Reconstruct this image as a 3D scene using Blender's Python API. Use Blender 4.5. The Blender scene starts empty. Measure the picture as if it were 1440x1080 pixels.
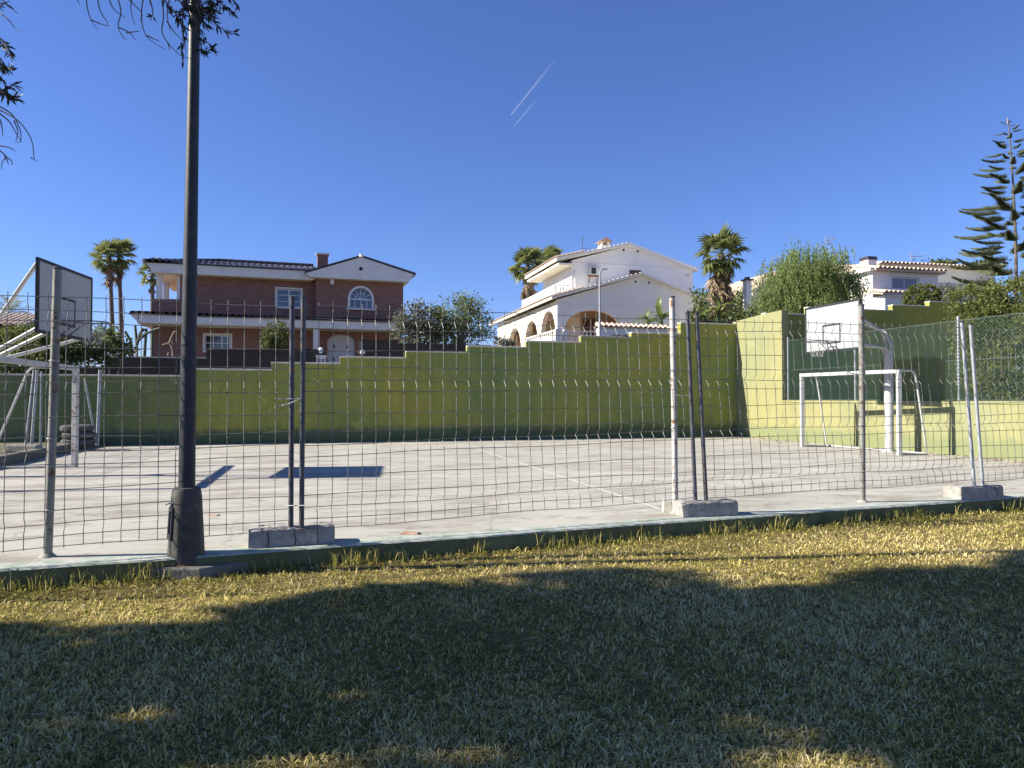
import bpy, math, random
import numpy as np
from mathutils import Vector, Matrix, Euler
R = math.radians
scene = bpy.context.scene
col = scene.collection

# ------------------------------------------------------------------ camera, sky, sun, exposure
CAM = Vector((0, 0, 1.37)); FPX = 1000.0; PITCH = math.atan(20 / 1000)
cd = bpy.data.cameras.new('camera'); cam = bpy.data.objects.new('camera', cd); col.objects.link(cam)
cam.location = CAM; cam.rotation_euler = (math.pi / 2 + PITCH, 0, 0)
cd.sensor_width = 36; cd.lens = 36 * FPX / 1440; cd.clip_start = 0.05; cd.clip_end = 20000
scene.camera = cam
SUN_EL, SUN_A = R(33.5), R(6.5)             # shadows run towards +X, a little away from the camera
to_sun = Vector((-math.cos(SUN_A) * math.cos(SUN_EL), -math.sin(SUN_A) * math.cos(SUN_EL), math.sin(SUN_EL)))
w = bpy.data.worlds.new('World'); scene.world = w; w.use_nodes = True
nt = w.node_tree; bg = nt.nodes['Background']
sky = nt.nodes.new('ShaderNodeTexSky'); sky.sky_type = 'NISHITA'; sky.sun_disc = False
sky.sun_elevation = SUN_EL; sky.sun_rotation = math.atan2(to_sun.x, to_sun.y)
sky.air_density = 1.0; sky.dust_density = 0.0; sky.ozone_density = 10.0; sky.altitude = 0
tn = nt.nodes.new('ShaderNodeMix'); tn.data_type = 'RGBA'; tn.blend_type = 'MULTIPLY'; tn.inputs['Factor'].default_value = 1.0
tn.inputs['B'].default_value = (1.0, .86, 1.0, 1)      # the camera's slightly violet rendering of a clear sky
nt.links.new(sky.outputs[0], tn.inputs['A']); nt.links.new(tn.outputs['Result'], bg.inputs[0]); bg.inputs[1].default_value = 0.08
sd = bpy.data.lights.new('sun', 'SUN'); sd.energy = 5.0; sd.angle = R(0.53); sd.color = (1.0, 0.945, 0.82)
so = bpy.data.objects.new('sun', sd); col.objects.link(so)
so.rotation_euler = (-to_sun).to_track_quat('-Z', 'Y').to_euler()
so.location = to_sun * 60
vs = scene.view_settings
vs.view_transform = 'Standard'; vs.look = 'None'; vs.exposure = 1.1; vs.gamma = 1.0; vs.use_curve_mapping = False
scene.render.engine = 'CYCLES'
scene.cycles.max_bounces = 6; scene.cycles.diffuse_bounces = 3; scene.cycles.transparent_max_bounces = 12
scene.cycles.caustics_reflective = False; scene.cycles.caustics_refractive = False

# ------------------------------------------------------------------ helpers
FWD = Vector((0, math.cos(PITCH), math.sin(PITCH))); UPV = Vector((0, -math.sin(PITCH), math.cos(PITCH)))
def ray(px, py): return FWD + Vector(((px - 720) / FPX, 0, 0)) + UPV * ((540 - py) / FPX)
def at(px, py, Y): d = ray(px, py); return CAM + d * (Y / d.y)
def onz(px, py, z): d = ray(px, py); return CAM + d * ((z - CAM.z) / d.z)

class Frame:
    """An upright local frame: u along a facade, v away from the street, z up."""
    def __init__(s, O, deg):
        s.O = Vector(O); s.a = R(deg)
        s.u = Vector((math.cos(s.a), math.sin(s.a), 0)); s.v = Vector((-math.sin(s.a), math.cos(s.a), 0))
    def hv(s, px, py, v):                 # where a sight line meets the plane v = const
        d = ray(px, py); t = (v - (CAM - s.O).dot(s.v)) / d.dot(s.v); p = CAM + d * t - s.O
        return p.dot(s.u), p.z
    def hu(s, px, py, u):
        d = ray(px, py); t = (u - (CAM - s.O).dot(s.u)) / d.dot(s.u); p = CAM + d * t - s.O
        return p.dot(s.v), p.z
    def w(s, u, v, z): return s.O + s.u * u + s.v * v + Vector((0, 0, z))
    def l(s, p): q = Vector(p) - s.O; return Vector((q.dot(s.u), q.dot(s.v), q.z))

class MB:
    def __init__(s): s.v = []; s.f = []
    def add(s, vs, fs):
        n = len(s.v); s.v += [tuple(x) for x in vs]; s.f += [tuple(i + n for i in f) for f in fs]; return s
    def box(s, x0, x1, y0, y1, z0, z1):
        return s.add([(x0,y0,z0),(x1,y0,z0),(x1,y1,z0),(x0,y1,z0),(x0,y0,z1),(x1,y0,z1),(x1,y1,z1),(x0,y1,z1)],
                     [(0,3,2,1),(4,5,6,7),(0,1,5,4),(1,2,6,5),(2,3,7,6),(3,0,4,7)])
    def bar(s, a, b, w, h=None, up=(0,0,1)):
        a = Vector(a); b = Vector(b); h = h or w; d = (b - a).normalized(); up = Vector(up)
        if abs(d.dot(up)) > .98: up = Vector((1, 0, 0))
        x = d.cross(up).normalized(); z = x.cross(d); x *= w / 2; z *= h / 2
        vs = [a - x - z, a + x - z, a + x + z, a - x + z, b - x - z, b + x - z, b + x + z, b - x + z]
        return s.add(vs, [(0,1,2,3),(7,6,5,4),(0,4,5,1),(1,5,6,2),(2,6,7,3),(3,7,4,0)])
    def tube(s, pts, r, n=8, cap=True):
        pts = [Vector(p) for p in pts]; m = len(pts)
        rs = r if isinstance(r, (list, tuple)) else [r] * m
        vs = []; fs = []; prev = None
        for i, p in enumerate(pts):
            d = (pts[min(i + 1, m - 1)] - pts[max(i - 1, 0)]).normalized()
            if prev is None:
                ref = Vector((0, 0, 1)) if abs(d.z) < .9 else Vector((1, 0, 0)); x = d.cross(ref).normalized()
            else: x = (prev - d * prev.dot(d)).normalized()
            prev = x; y = d.cross(x)
            for k in range(n):
                a = 2 * math.pi * k / n; vs.append(p + (x * math.cos(a) + y * math.sin(a)) * rs[i])
        for i in range(m - 1):
            for k in range(n):
                k2 = (k + 1) % n; fs.append((i*n+k, i*n+k2, (i+1)*n+k2, (i+1)*n+k))
        if cap: fs += [tuple(range(n - 1, -1, -1)), tuple(range((m - 1) * n, m * n))]
        return s.add(vs, fs)
    def lathe(s, prof, c=(0,0,0), n=14):
        c = Vector(c); vs = []; fs = []; m = len(prof)
        for r, z in prof:
            for k in range(n):
                a = 2 * math.pi * k / n; vs.append(c + Vector((r * math.cos(a), r * math.sin(a), z)))
        for i in range(m - 1):
            for k in range(n):
                k2 = (k + 1) % n; fs.append((i*n+k, i*n+k2, (i+1)*n+k2, (i+1)*n+k))
        fs += [tuple(range(n - 1, -1, -1)), tuple(range((m - 1) * n, m * n))]
        return s.add(vs, fs)
    def prism(s, poly, v0, v1):           # (u, z) outline extruded along v
        n = len(poly)
        vs = [(u, v0, z) for u, z in poly] + [(u, v1, z) for u, z in poly]
        return s.add(vs, [tuple(range(n)), tuple(range(2 * n - 1, n - 1, -1))] +
                     [(i, i + n, (i + 1) % n + n, (i + 1) % n) for i in range(n)])
    def prism_u(s, poly, u0, u1):         # (v, z) outline extruded along u
        n = len(poly)
        vs = [(u0, v, z) for v, z in poly] + [(u1, v, z) for v, z in poly]
        return s.add(vs, [tuple(range(n)), tuple(range(2 * n - 1, n - 1, -1))] +
                     [(i, i + n, (i + 1) % n + n, (i + 1) % n) for i in range(n)])
    def slab(s, poly, z0, z1):            # (x, y) outline extruded up
        n = len(poly)
        vs = [(x, y, z0) for x, y in poly] + [(x, y, z1) for x, y in poly]
        return s.add(vs, [tuple(range(n - 1, -1, -1)), tuple(range(n, 2 * n))] +
                     [(i, (i + 1) % n, (i + 1) % n + n, i + n) for i in range(n)])
    def holes(s, u0, u1, z0, z1, v0, v1, rects):   # a wall with rectangular openings
        us = sorted({u0, u1, *[a for r in rects for a in r[:2]]}); zs = sorted({z0, z1, *[a for r in rects for a in r[2:]]})
        for a, b in zip(us, us[1:]):
            run = None
            for c, d in zip(zs, zs[1:]):
                um, zm = (a + b) / 2, (c + d) / 2
                if any(r[0] < um < r[1] and r[2] < zm < r[3] for r in rects):
                    if run: s.box(a, b, v0, v1, run[0], run[1]); run = None
                else: run = (run[0], d) if run else (c, d)
            if run: s.box(a, b, v0, v1, run[0], run[1])
        return s
    def arch(s, u0, u1, zt, a0, a1, zs, rise, v0, v1, n=12, z0=0, along='u'):
        """wall strip u0..u1 up to zt with one arched opening a0..a1 (springing zs, rise)"""
        add = (lambda p: s.prism(p, v0, v1)) if along == 'u' else (lambda p: s.prism_u(p, v0, v1))
        if a0 > u0: add([(u0, z0), (a0, z0), (a0, zt), (u0, zt)])
        if u1 > a1: add([(a1, z0), (u1, z0), (u1, zt), (a1, zt)])
        c = (a0 + a1) / 2; r = (a1 - a0) / 2
        pts = [(c - r * math.cos(math.pi * k / n), zs + rise * math.sin(math.pi * k / n)) for k in range(n + 1)]
        for p, q in zip(pts, pts[1:]): add([p, q, (q[0], zt), (p[0], zt)])
        return s
    def build(s, name, mat, parent=None, smooth=False, bevel=0.0, off=None):
        me = bpy.data.meshes.new(name); v = s.v
        if off is not None: v = [(a[0] - off[0], a[1] - off[1], a[2] - off[2]) for a in v]
        me.from_pydata(v, [], s.f); me.validate(); me.materials.append(mat)
        if smooth: me.polygons.foreach_set('use_smooth', [True] * len(me.polygons))
        o = bpy.data.objects.new(name, me); col.objects.link(o); o.parent = parent
        if smooth:
            m = o.modifiers.new('edge', 'EDGE_SPLIT'); m.split_angle = R(40)
        if bevel:
            m = o.modifiers.new('bevel', 'BEVEL'); m.width = bevel; m.segments = 2; m.limit_method = 'ANGLE'; m.angle_limit = R(50)
        return o

def tag(o, label, cat, group=None, kind=None):
    o['label'] = label
    if cat: o['category'] = cat
    if group: o['group'] = group
    if kind: o['kind'] = kind
    return o
def structure(o, label=None):
    o['kind'] = 'structure'
    if label: o['label'] = label
    return o
def thing(name, loc, label, cat, group=None, rz=0.0):
    o = bpy.data.objects.new(name, None); col.objects.link(o); o.location = loc; o.rotation_euler = (0, 0, rz)
    o.empty_display_size = .2
    return tag(o, label, cat, group)
def dup(o, parent=None, loc=None, rot=None, scale=None):
    c = o.copy(); col.objects.link(c)
    if parent: c.parent = parent
    if loc is not None: c.location = loc
    if rot is not None: c.rotation_euler = rot
    if scale is not None: c.scale = scale if hasattr(scale, '__len__') else (scale,) * 3
    return c
def np_mesh(name, V, F, mat, parent=None, tint=None):
    """uniform faces from numpy arrays, optional per-vertex colour variation"""
    V = np.asarray(V, np.float32); F = np.asarray(F, np.int32); k = F.shape[1]
    me = bpy.data.meshes.new(name); me.vertices.add(len(V)); me.vertices.foreach_set('co', V.ravel())
    me.loops.add(F.size); me.loops.foreach_set('vertex_index', F.ravel())
    me.polygons.add(len(F)); me.polygons.foreach_set('loop_start', np.arange(0, F.size, k, dtype=np.int32))
    me.polygons.foreach_set('loop_total', np.full(len(F), k, np.int32))
    if tint is not None:
        at_ = me.attributes.new('tint', 'FLOAT', 'POINT'); at_.data.foreach_set('value', np.asarray(tint, np.float32))
    me.update(calc_edges=True); me.materials.append(mat)
    o = bpy.data.objects.new(name, me); col.objects.link(o); o.parent = parent
    return o

# ------------------------------------------------------------------ materials
def node(nt, t, **kw):
    n = nt.nodes.new(t)
    for k, v in kw.items(): setattr(n, k, v)
    return n
def base(name):
    m = bpy.data.materials.new(name); m.use_nodes = True; return m, m.node_tree, m.node_tree.nodes['Principled BSDF']
def noise(nt, co, scale, detail=5, rough=.6, stretch=None):
    n = node(nt, 'ShaderNodeTexNoise'); n.inputs['Scale'].default_value = scale
    n.inputs['Detail'].default_value = detail; n.inputs['Roughness'].default_value = rough
    if stretch:
        mp = node(nt, 'ShaderNodeMapping'); mp.inputs['Scale'].default_value = stretch
        if len(stretch) > 3: pass
        nt.links.new(co, mp.inputs[0]); co = mp.outputs[0]
    nt.links.new(co, n.inputs['Vector']); return n.outputs['Fac']
def ramp(nt, fac, stops):
    r = node(nt, 'ShaderNodeValToRGB'); e = r.color_ramp.elements
    while len(e) < len(stops): e.new(.5)
    for x, (p, c) in zip(e, stops): x.position = p; x.color = (*c, 1) if len(c) == 3 else c
    nt.links.new(fac, r.inputs[0]); return r.outputs[0]
def mix(nt, fac, a, b, mode='MIX'):
    m = node(nt, 'ShaderNodeMix', data_type='RGBA', blend_type=mode)
    for s_, v in ((m.inputs['Factor'], fac), (m.inputs['A'], a), (m.inputs['B'], b)):
        if isinstance(v, (int, float)): s_.default_value = v
        elif isinstance(v, tuple): s_.default_value = (*v, 1)
        else: nt.links.new(v, s_)
    return m.outputs['Result']
def coords(nt, geo=False):
    if geo: return node(nt, 'ShaderNodeNewGeometry').outputs['Position']
    return node(nt, 'ShaderNodeTexCoord').outputs['Object']
def bump(nt, b, h, strength=.3, dist=.02):
    n = node(nt, 'ShaderNodeBump'); n.inputs['Strength'].default_value = strength; n.inputs['Distance'].default_value = dist
    nt.links.new(h, n.inputs['Height']); nt.links.new(n.outputs[0], b.inputs['Normal'])
def plain(name, c, rough=.7, var=.18, scale=3.0, bumpy=.15, bscale=60, metal=0.0, c2=None, spec=.4, geo=False, dirt=None):
    """a base colour that wanders a little, with fine relief; optional second worn colour in patches"""
    m, nt, b = base(name); co = coords(nt, geo)
    f = noise(nt, co, scale, 6)
    lo = tuple(x * (1 - var) for x in c); hi = tuple(min(1, x * (1 + var)) for x in c)
    k = ramp(nt, f, [(.3, lo), (.7, hi)])
    if c2:
        g = noise(nt, co, scale * 2.7, 8, .7); k = mix(nt, ramp(nt, g, [(.52, (0, 0, 0)), (.62, (1, 1, 1))]), k, c2)
    if dirt:
        g = noise(nt, co, scale * .8, 8, .7, (1, 1, .25)); k = mix(nt, ramp(nt, g, [(.5, (0, 0, 0)), (.75, (.7, .7, .7))]), k, dirt)
    nt.links.new(k, b.inputs['Base Color']); b.inputs['Roughness'].default_value = rough; b.inputs['Metallic'].default_value = metal
    b.inputs['Specular IOR Level'].default_value = spec
    if bumpy: bump(nt, b, noise(nt, co, bscale, 4), bumpy, .01)
    return m
def foliage(name, dark, light, trans=.35, rough=.55):
    m, nt, b = base(name)
    a = node(nt, 'ShaderNodeAttribute', attribute_name='tint')
    k = ramp(nt, a.outputs['Fac'], [(0, dark), (1, light)])
    nt.links.new(k, b.inputs['Base Color']); b.inputs['Roughness'].default_value = rough; b.inputs['Specular IOR Level'].default_value = .35
    t = node(nt, 'ShaderNodeBsdfTranslucent'); nt.links.new(mix(nt, .5, k, tuple(x * .9 for x in light)), t.inputs[0])
    s = node(nt, 'ShaderNodeMixShader'); s.inputs[0].default_value = trans
    nt.links.new(b.outputs[0], s.inputs[1]); nt.links.new(t.outputs[0], s.inputs[2])
    nt.links.new(s.outputs[0], nt.nodes['Material Output'].inputs['Surface'])
    return m

def m_wall_paint(name, c_main, c_alt, c_low, low_z, z0):
    """old masonry paint: cloudy patches, rain streaks, a grimy painted skirting"""
    m, nt, b = base(name); co = coords(nt, True)
    big = noise(nt, co, .35, 4); k = ramp(nt, big, [(.35, c_alt), (.65, c_main)])
    st = noise(nt, co, 3.0, 8, .7, (1, 1, .12))
    k = mix(nt, ramp(nt, st, [(.45, (0,0,0)), (.8, (.55,.55,.55))]), k, tuple(x * .62 for x in c_alt))
    pt = noise(nt, co, 2.2, 10, .75)
    k = mix(nt, ramp(nt, pt, [(.56, (0,0,0)), (.66, (.5,.5,.5))]), k, tuple(min(1, x * 1.22 + .05) for x in c_main))
    cr = node(nt, 'ShaderNodeTexVoronoi', feature='DISTANCE_TO_EDGE'); cr.inputs['Scale'].default_value = .9; wv = node(nt, 'ShaderNodeTexNoise'); wv.inputs['Scale'].default_value = 2.5; nt.links.new(co, wv.inputs['Vector'])
    wm = node(nt, 'ShaderNodeMix', data_type='VECTOR'); wm.inputs['Factor'].default_value = .25; nt.links.new(co, wm.inputs['A']); nt.links.new(wv.outputs['Color'], wm.inputs['B']); nt.links.new(wm.outputs['Result'], cr.inputs['Vector'])
    k = mix(nt, ramp(nt, cr.outputs['Distance'], [(.003, (.22,.22,.22)), (.009, (0,0,0))]), k, tuple(x * .45 for x in c_alt))
    dp = noise(nt, co, 1.4, 9, .75, (1, 1, .5)); k = mix(nt, ramp(nt, dp, [(.55, (0,0,0)), (.72, (.6,.6,.6))]), k, tuple(x * .72 for x in c_alt))
    pk = noise(nt, co, 9, 8, .7); k = mix(nt, ramp(nt, pk, [(.62, (0,0,0)), (.68, (.6,.6,.6))]), k, tuple(x * .7 for x in c_main))
    sp = node(nt, 'ShaderNodeSeparateXYZ'); nt.links.new(co, sp.inputs[0])
    wob = noise(nt, co, 4, 6, .7)
    ad = node(nt, 'ShaderNodeMath', operation='MULTIPLY_ADD'); ad.inputs[1].default_value = -.5; nt.links.new(wob, ad.inputs[0]); nt.links.new(sp.outputs['Z'], ad.inputs[2])
    mr = node(nt, 'ShaderNodeMapRange'); mr.inputs['From Min'].default_value = z0 + low_z - .25 - .06; mr.inputs['From Max'].default_value = z0 + low_z - .25 + .12
    mr.inputs['To Min'].default_value = 1; mr.inputs['To Max'].default_value = 0; nt.links.new(ad.outputs[0], mr.inputs[0])
    k = mix(nt, mr.outputs[0], k, c_low)
    nt.links.new(k, b.inputs['Base Color']); b.inputs['Roughness'].default_value = .85; b.inputs['Specular IOR Level'].default_value = .25
    bump(nt, b, noise(nt, co, 25, 8, .7), .35, .02)
    return m
M = {}
M['far_wall'] = m_wall_paint('green_wall_paint', (.34, .315, .06), (.19, .24, .075), (.10, .13, .065), .34, .15)
M['far_wall_shade'] = m_wall_paint('shaded_green_wall_paint', (.20, .225, .075), (.15, .19, .075), (.08, .11, .06), .36, .15)  # left end: greener paint, with its deeper shade put into the colour
M['right_wall'] = m_wall_paint('pale_green_wall_paint', (.30, .275, .12), (.25, .26, .135), (.20, .22, .105), .35, .15)
M['coping'] = plain('pale_coping', (.52, .50, .42), .9, .2, 4, .3, 40)
M['galv'] = plain('galvanised_steel', (.36, .38, .40), .5, .2, 8, .1, 90, metal=.35, dirt=(.20, .13, .08))
M['galv_rust'] = plain('rusty_galvanised_steel', (.24, .24, .21), .6, .25, 5, .25, 70, metal=.2, c2=(.14, .07, .04))
M['dark_steel'] = plain('dark_tarnished_steel', (.085, .09, .11), .5, .3, 6, .15, 80, metal=.4, c2=(.15, .10, .07))
M['wire'] = plain('weathered_wire', (.20, .20, .18), .55, .3, 9, 0, metal=.35, c2=(.14, .09, .06))
M['lamp'] = plain('dark_grey_lamp_paint', (.022, .025, .03), .5, .25, 5, .12, 50, c2=(.04, .043, .045))
M['lamp_base'] = plain('worn_lamp_base_paint', (.058, .055, .048), .65, .3, 4, .3, 40, c2=(.09, .085, .072), dirt=(.03, .028, .025))
M['plinth'] = plain('shaded_concrete', (.15, .145, .12), .95, .3, 6, .6, 40, c2=(.09, .095, .07))  # dark tone holds the shade of the kerb face and plinth front
M['rust'] = plain('rust', (.20, .07, .03), .9, .3, 12, .4, 60)
M['block'] = plain('weathered_concrete_block', (.33, .31, .28), .95, .25, 7, .6, 45, c2=(.22, .20, .17), dirt=(.16, .15, .13))
M['white_steel'] = plain('chipped_white_steel', (.46, .46, .45), .45, .08, 5, .1, 60, dirt=(.45, .36, .26))
M['white_rust'] = plain('rusty_white_steel', (.50, .49, .45), .5, .1, 6, .2, 60, c2=(.24, .11, .05))
M['board'] = plain('white_backboard', (.35, .36, .365), .55, .06, 2, .05, 60, dirt=(.33, .325, .32))
M['black'] = plain('black_paint', (.025, .028, .03), .55, .2, 6, .05, 60)
M['net'] = plain('grey_net_cord', (.42, .42, .40), .9, .2, 20, 0)
M['greenlink'] = plain('green_coated_wire', (.05, .10, .075), .5, .2, 9, 0)
M['screen'] = plain('dark_green_reed_screen', (.035, .07, .045), .85, .35, 3, .2, 60)
M['plaster'] = plain('white_render', (.80, .78, .76), .9, .05, 1.2, .12, 40, dirt=(.70, .67, .63))
M['cream'] = plain('cream_render', (.80, .76, .65), .9, .05, 1.2, .12, 40, dirt=(.70, .65, .54))
M['tan'] = plain('ochre_render', (.50, .38, .26), .9, .08, 1.5, .12, 40)
M['trim'] = plain('off_white_trim', (.76, .74, .72), .8, .07, 1.6, .08, 40, dirt=(.62, .60, .56))
M['dark_tile'] = plain('dark_glazed_roof_tile', (.06, .05, .055), .45, .35, 3, .1, 30)
M['clay'] = plain('clay_roof_tile', (.40, .23, .15), .85, .3, 4, .2, 30, c2=(.50, .40, .32))
M['pale_tile'] = plain('pale_weathered_roof_tile', (.50, .38, .30), .9, .25, 4, .2, 30, c2=(.56, .51, .45))
M['frame'] = plain('white_window_frame', (.72, .72, .73), .4, .03, 3, 0)
M['brown_wall'] = plain('dark_brown_garden_wall', (.062, .052, .042), .9, .2, 2, .3, 30)
M['soil'] = plain('bare_earth', (.17, .14, .09), 1, .3, .8, .5, 6, c2=(.12, .14, .06), geo=True)
M['asphalt'] = plain('street_asphalt', (.06, .06, .062), .9, .2, 1, .3, 40)
M['bark'] = plain('grey_bark', (.14, .115, .09), .95, .35, 6, .8, 30)
M['palm_bark'] = plain('palm_bark', (.15, .125, .115), .95, .35, 5, .8, 25)
M['wood'] = plain('brown_shutter_wood', (.10, .06, .045), .7, .2, 6, .1, 60)
M['lightglass'] = plain('opal_globe', (.78, .78, .76), .25, .02, 3, 0)
M['door'] = plain('white_lacquered_door', (.62, .62, .66), .5, .04, 2, .05, 40)
M['ac'] = plain('air_conditioner_casing', (.58, .58, .56), .5, .05, 5, 0)
M['tyre'] = plain('dusty_rubber', (.085, .082, .08), .9, .3, 6, .3, 40)
m, nt, b = base('window_glass'); b.inputs['Base Color'].default_value = (.018, .025, .04, 1); b.inputs['Roughness'].default_value = .06
b.inputs['Specular IOR Level'].default_value = 1.0; b.inputs['IOR'].default_value = 1.6
bump(nt, b, noise(nt, coords(nt), 1.3, 2), .05, .02); M['glass'] = m
M['blind'] = plain('pale_blue_blind', (.30, .36, .50), .6, .08, 3, 0)
# brick
m, nt, b = base('red_brick'); co = coords(nt)
mp = node(nt, 'ShaderNodeMapping'); mp.inputs['Rotation'].default_value = (math.pi / 2, 0, 0); nt.links.new(co, mp.inputs[0])
bt = node(nt, 'ShaderNodeTexBrick'); nt.links.new(mp.outputs[0], bt.inputs['Vector']); bt.inputs['Scale'].default_value = 1
bt.inputs['Brick Width'].default_value = .26; bt.inputs['Row Height'].default_value = .075; bt.inputs['Mortar Size'].default_value = .008
bt.inputs['Color1'].default_value = (.29, .14, .108, 1); bt.inputs['Color2'].default_value = (.19, .097, .08, 1); bt.inputs['Mortar'].default_value = (.24, .15, .12, 1)
f = noise(nt, co, 1.1, 6, .7, (.5, 1, 3)); k = mix(nt, ramp(nt, f, [(.45, (0,0,0)), (.75, (.7,.7,.7))]), bt.outputs[0], (.30, .16, .125))
nt.links.new(k, b.inputs['Base Color']); b.inputs['Roughness'].default_value = .9; bump(nt, b, bt.outputs['Fac'], -.3, .01); M['brick'] = m
# foliage
M['f_dark'] = foliage('dark_leaves', (.03, .045, .018), (.17, .205, .06))
M['f_mid'] = foliage('mid_green_leaves', (.045, .068, .022), (.23, .28, .085))
M['f_yellow'] = foliage('yellow_green_leaves', (.04, .065, .016), (.24, .255, .07))
M['f_pepper'] = foliage('pepper_tree_leaves', (.09, .135, .04), (.36, .43, .15), .5)
M['f_grey'] = foliage('grey_green_leaves', (.05, .055, .045), (.22, .225, .16))
M['f_palm'] = foliage('palm_fronds', (.06, .082, .03), (.31, .34, .13), .45, .4)
M['f_dead'] = foliage('dead_palm_fronds', (.17, .12, .075), (.42, .32, .20), .2, .8)
M['f_pine'] = foliage('pine_needles', (.06, .078, .045), (.28, .31, .16), .45)
M['f_near'] = foliage('overhanging_leaves', (.012, .016, .012), (.04, .05, .03), .2)
M['f_banana'] = foliage('banana_leaves', (.07, .12, .03), (.26, .32, .09), .45, .4)
# ------------------------------------------------------------------ the lie of the land
rng = np.random.default_rng(7); random.seed(7)
E0 = Vector((-3.64, 5.06, 0)); ED = Vector((10.01, 3.78, 0)).normalized()      # front edge of the court slab
EN = Vector((-ED.y, ED.x, 0))
CL = Vector((-10.56, 18.2, 0)); CR = Vector((7.27, 23.02, 0))                    # far wall, left and right corner
FW = Frame(CL, math.degrees(math.atan2(CR.y - CL.y, CR.x - CL.x)))
VD = Vector((.257, -.966, 0)).normalized()                                     # right and left court sides run this way
SLAB = .15
VR = Vector((.28, -.96, 0)).normalized()
def cross2(p, d, q, e):
    k = d.x * e.y - d.y * e.x; t = ((q.x - p.x) * e.y - (q.y - p.y) * e.x) / k; return p + d * t
NR = cross2(CR, VR, E0, ED); NL = cross2(CL, VD, E0, ED)

def hill(x, y):
    s = min(max(x + 10.5, -8), 27) * .1
    return 1.0 + s * .95 + .03 * (y - 18) - .0004 * max(0, y - 60) ** 2
# one big sheet to the horizon
m, nt, b = base('lawn_soil'); co = coords(nt, True)
k = ramp(nt, noise(nt, co, 1.5, 8, .7), [(.3, (.14, .10, .04)), (.55, (.24, .18, .07)), (.75, (.36, .27, .11))])
k = mix(nt, ramp(nt, noise(nt, co, 60, 5, .8), [(.45, (0,0,0)), (.7, (.7,.7,.7))]), k, (.09, .07, .025))
nt.links.new(k, b.inputs['Base Color']); b.inputs['Roughness'].default_value = 1; b.inputs['Specular IOR Level'].default_value = .1
bump(nt, b, noise(nt, co, 45, 6, .8), .8, .03); M['lawn'] = m
g = MB(); n = 40; xs = [-3000 * (1 - i / n * 2) ** 3 if True else 0 for i in range(n + 1)]
for y in xs:
    for x in xs: g.v.append((x, y + 6, 0.0))
for j in range(n):
    for i in range(n):
        a = j * (n + 1) + i; g.f.append((a, a + 1, a + n + 2, a + n + 1))
g.v = [(x, y, 0.0 if math.hypot(x, y) < 120 else -.5) for x, y, z in g.v]
structure(g.build('ground', M['lawn']), 'dry mown lawn sheet in the foreground and land beyond')

# hillside behind the walls, climbing to the right
h = MB(); us = np.concatenate([np.linspace(-60, -14, 8), np.linspace(-11, 30, 24), np.linspace(34, 90, 9)]); vv = np.concatenate([np.linspace(.1, 12, 8), np.linspace(15, 110, 16)])
for v in vv:
    for u in us:
        p = FW.w(u, v, 0); h.v.append((p.x, p.y, hill(p.x, p.y)))
nu = len(us)
for j in range(len(vv) - 1):
    for i in range(nu - 1):
        a = j * nu + i; h.f.append((a, a + 1, a + nu + 1, a + nu))
structure(h.build('hillside', M['soil']), 'sloping earth of the gardens behind the boundary wall')
h = MB(); us2 = np.linspace(-14, 40, 28)
for v in (2.0, 6.5):
    for u in us2:
        p = FW.w(u, v, 0); h.v.append((p.x, p.y, hill(p.x, p.y) + .06))
for i in range(27): h.f.append((i, i + 1, i + 29, i + 28))
structure(h.build('street', M['asphalt']), 'sloping street hidden behind the green wall')

# planting bed behind the low right wall and left strip
bed = MB(); q = [CR + VR * 2.2 + Vector((.25, .05, 0)), CR + VR * 14 + Vector((.2, .05, 0)), CR + VR * 14 + Vector((16, 4.4, 0)), CR + Vector((16, 4.2, 0))]
bed.slab([(p.x, p.y) for p in q][::1], .2, 1.12); structure(bed.build('planting_bed', M['soil']), 'raised earth bed behind the low right wall')

# ------------------------------------------------------------------ court slab
m, nt, b = base('court_concrete'); co = coords(nt, True)
rot = node(nt, 'ShaderNodeMapping'); rot.inputs['Rotation'].default_value = (0, 0, -FW.a); nt.links.new(co, rot.inputs[0]); rc = rot.outputs[0]
k = ramp(nt, noise(nt, rc, .5, 6, .6), [(.3, (.345, .33, .285)), (.7, (.435, .415, .36))])
st = noise(nt, rc, 1.3, 9, .74, (.5, 1.7, 1))                                # long sweeping dirt marks
k = mix(nt, ramp(nt, st, [(.48, (0,0,0)), (.60, (.75,.75,.75))]), k, (.24, .21, .17))
st2 = noise(nt, rc, 3.6, 12, .8, (.5, 1.4, 1)); k = mix(nt, ramp(nt, st2, [(.545, (0,0,0)), (.61, (.8,.8,.8))]), k, (.17, .145, .12))
rd = noise(nt, rc, .8, 8, .7, (.5, 1.5, 1)); k = mix(nt, ramp(nt, rd, [(.59, (0,0,0)), (.70, (.5,.5,.5))]), k, (.30, .25, .19))
wn = noise(nt, rc, 2.1, 8, .7, (.5, 1.5, 1)); k = mix(nt, ramp(nt, wn, [(.58, (0,0,0)), (.68, (.55,.55,.55))]), k, (.52, .51, .48))
cv = node(nt, 'ShaderNodeTexVoronoi', feature='DISTANCE_TO_EDGE'); cv.inputs['Scale'].default_value = .45; cw = node(nt, 'ShaderNodeTexNoise'); cw.inputs['Scale'].default_value = 1.6; nt.links.new(co, cw.inputs['Vector'])
cx = node(nt, 'ShaderNodeMix', data_type='VECTOR'); cx.inputs['Factor'].default_value = .3; nt.links.new(co, cx.inputs['A']); nt.links.new(cw.outputs['Color'], cx.inputs['B']); nt.links.new(cx.outputs['Result'], cv.inputs['Vector'])
k = mix(nt, ramp(nt, cv.outputs['Distance'], [(.0015, (.4,.4,.4)), (.004, (0,0,0))]), k, (.14, .125, .11))
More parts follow.
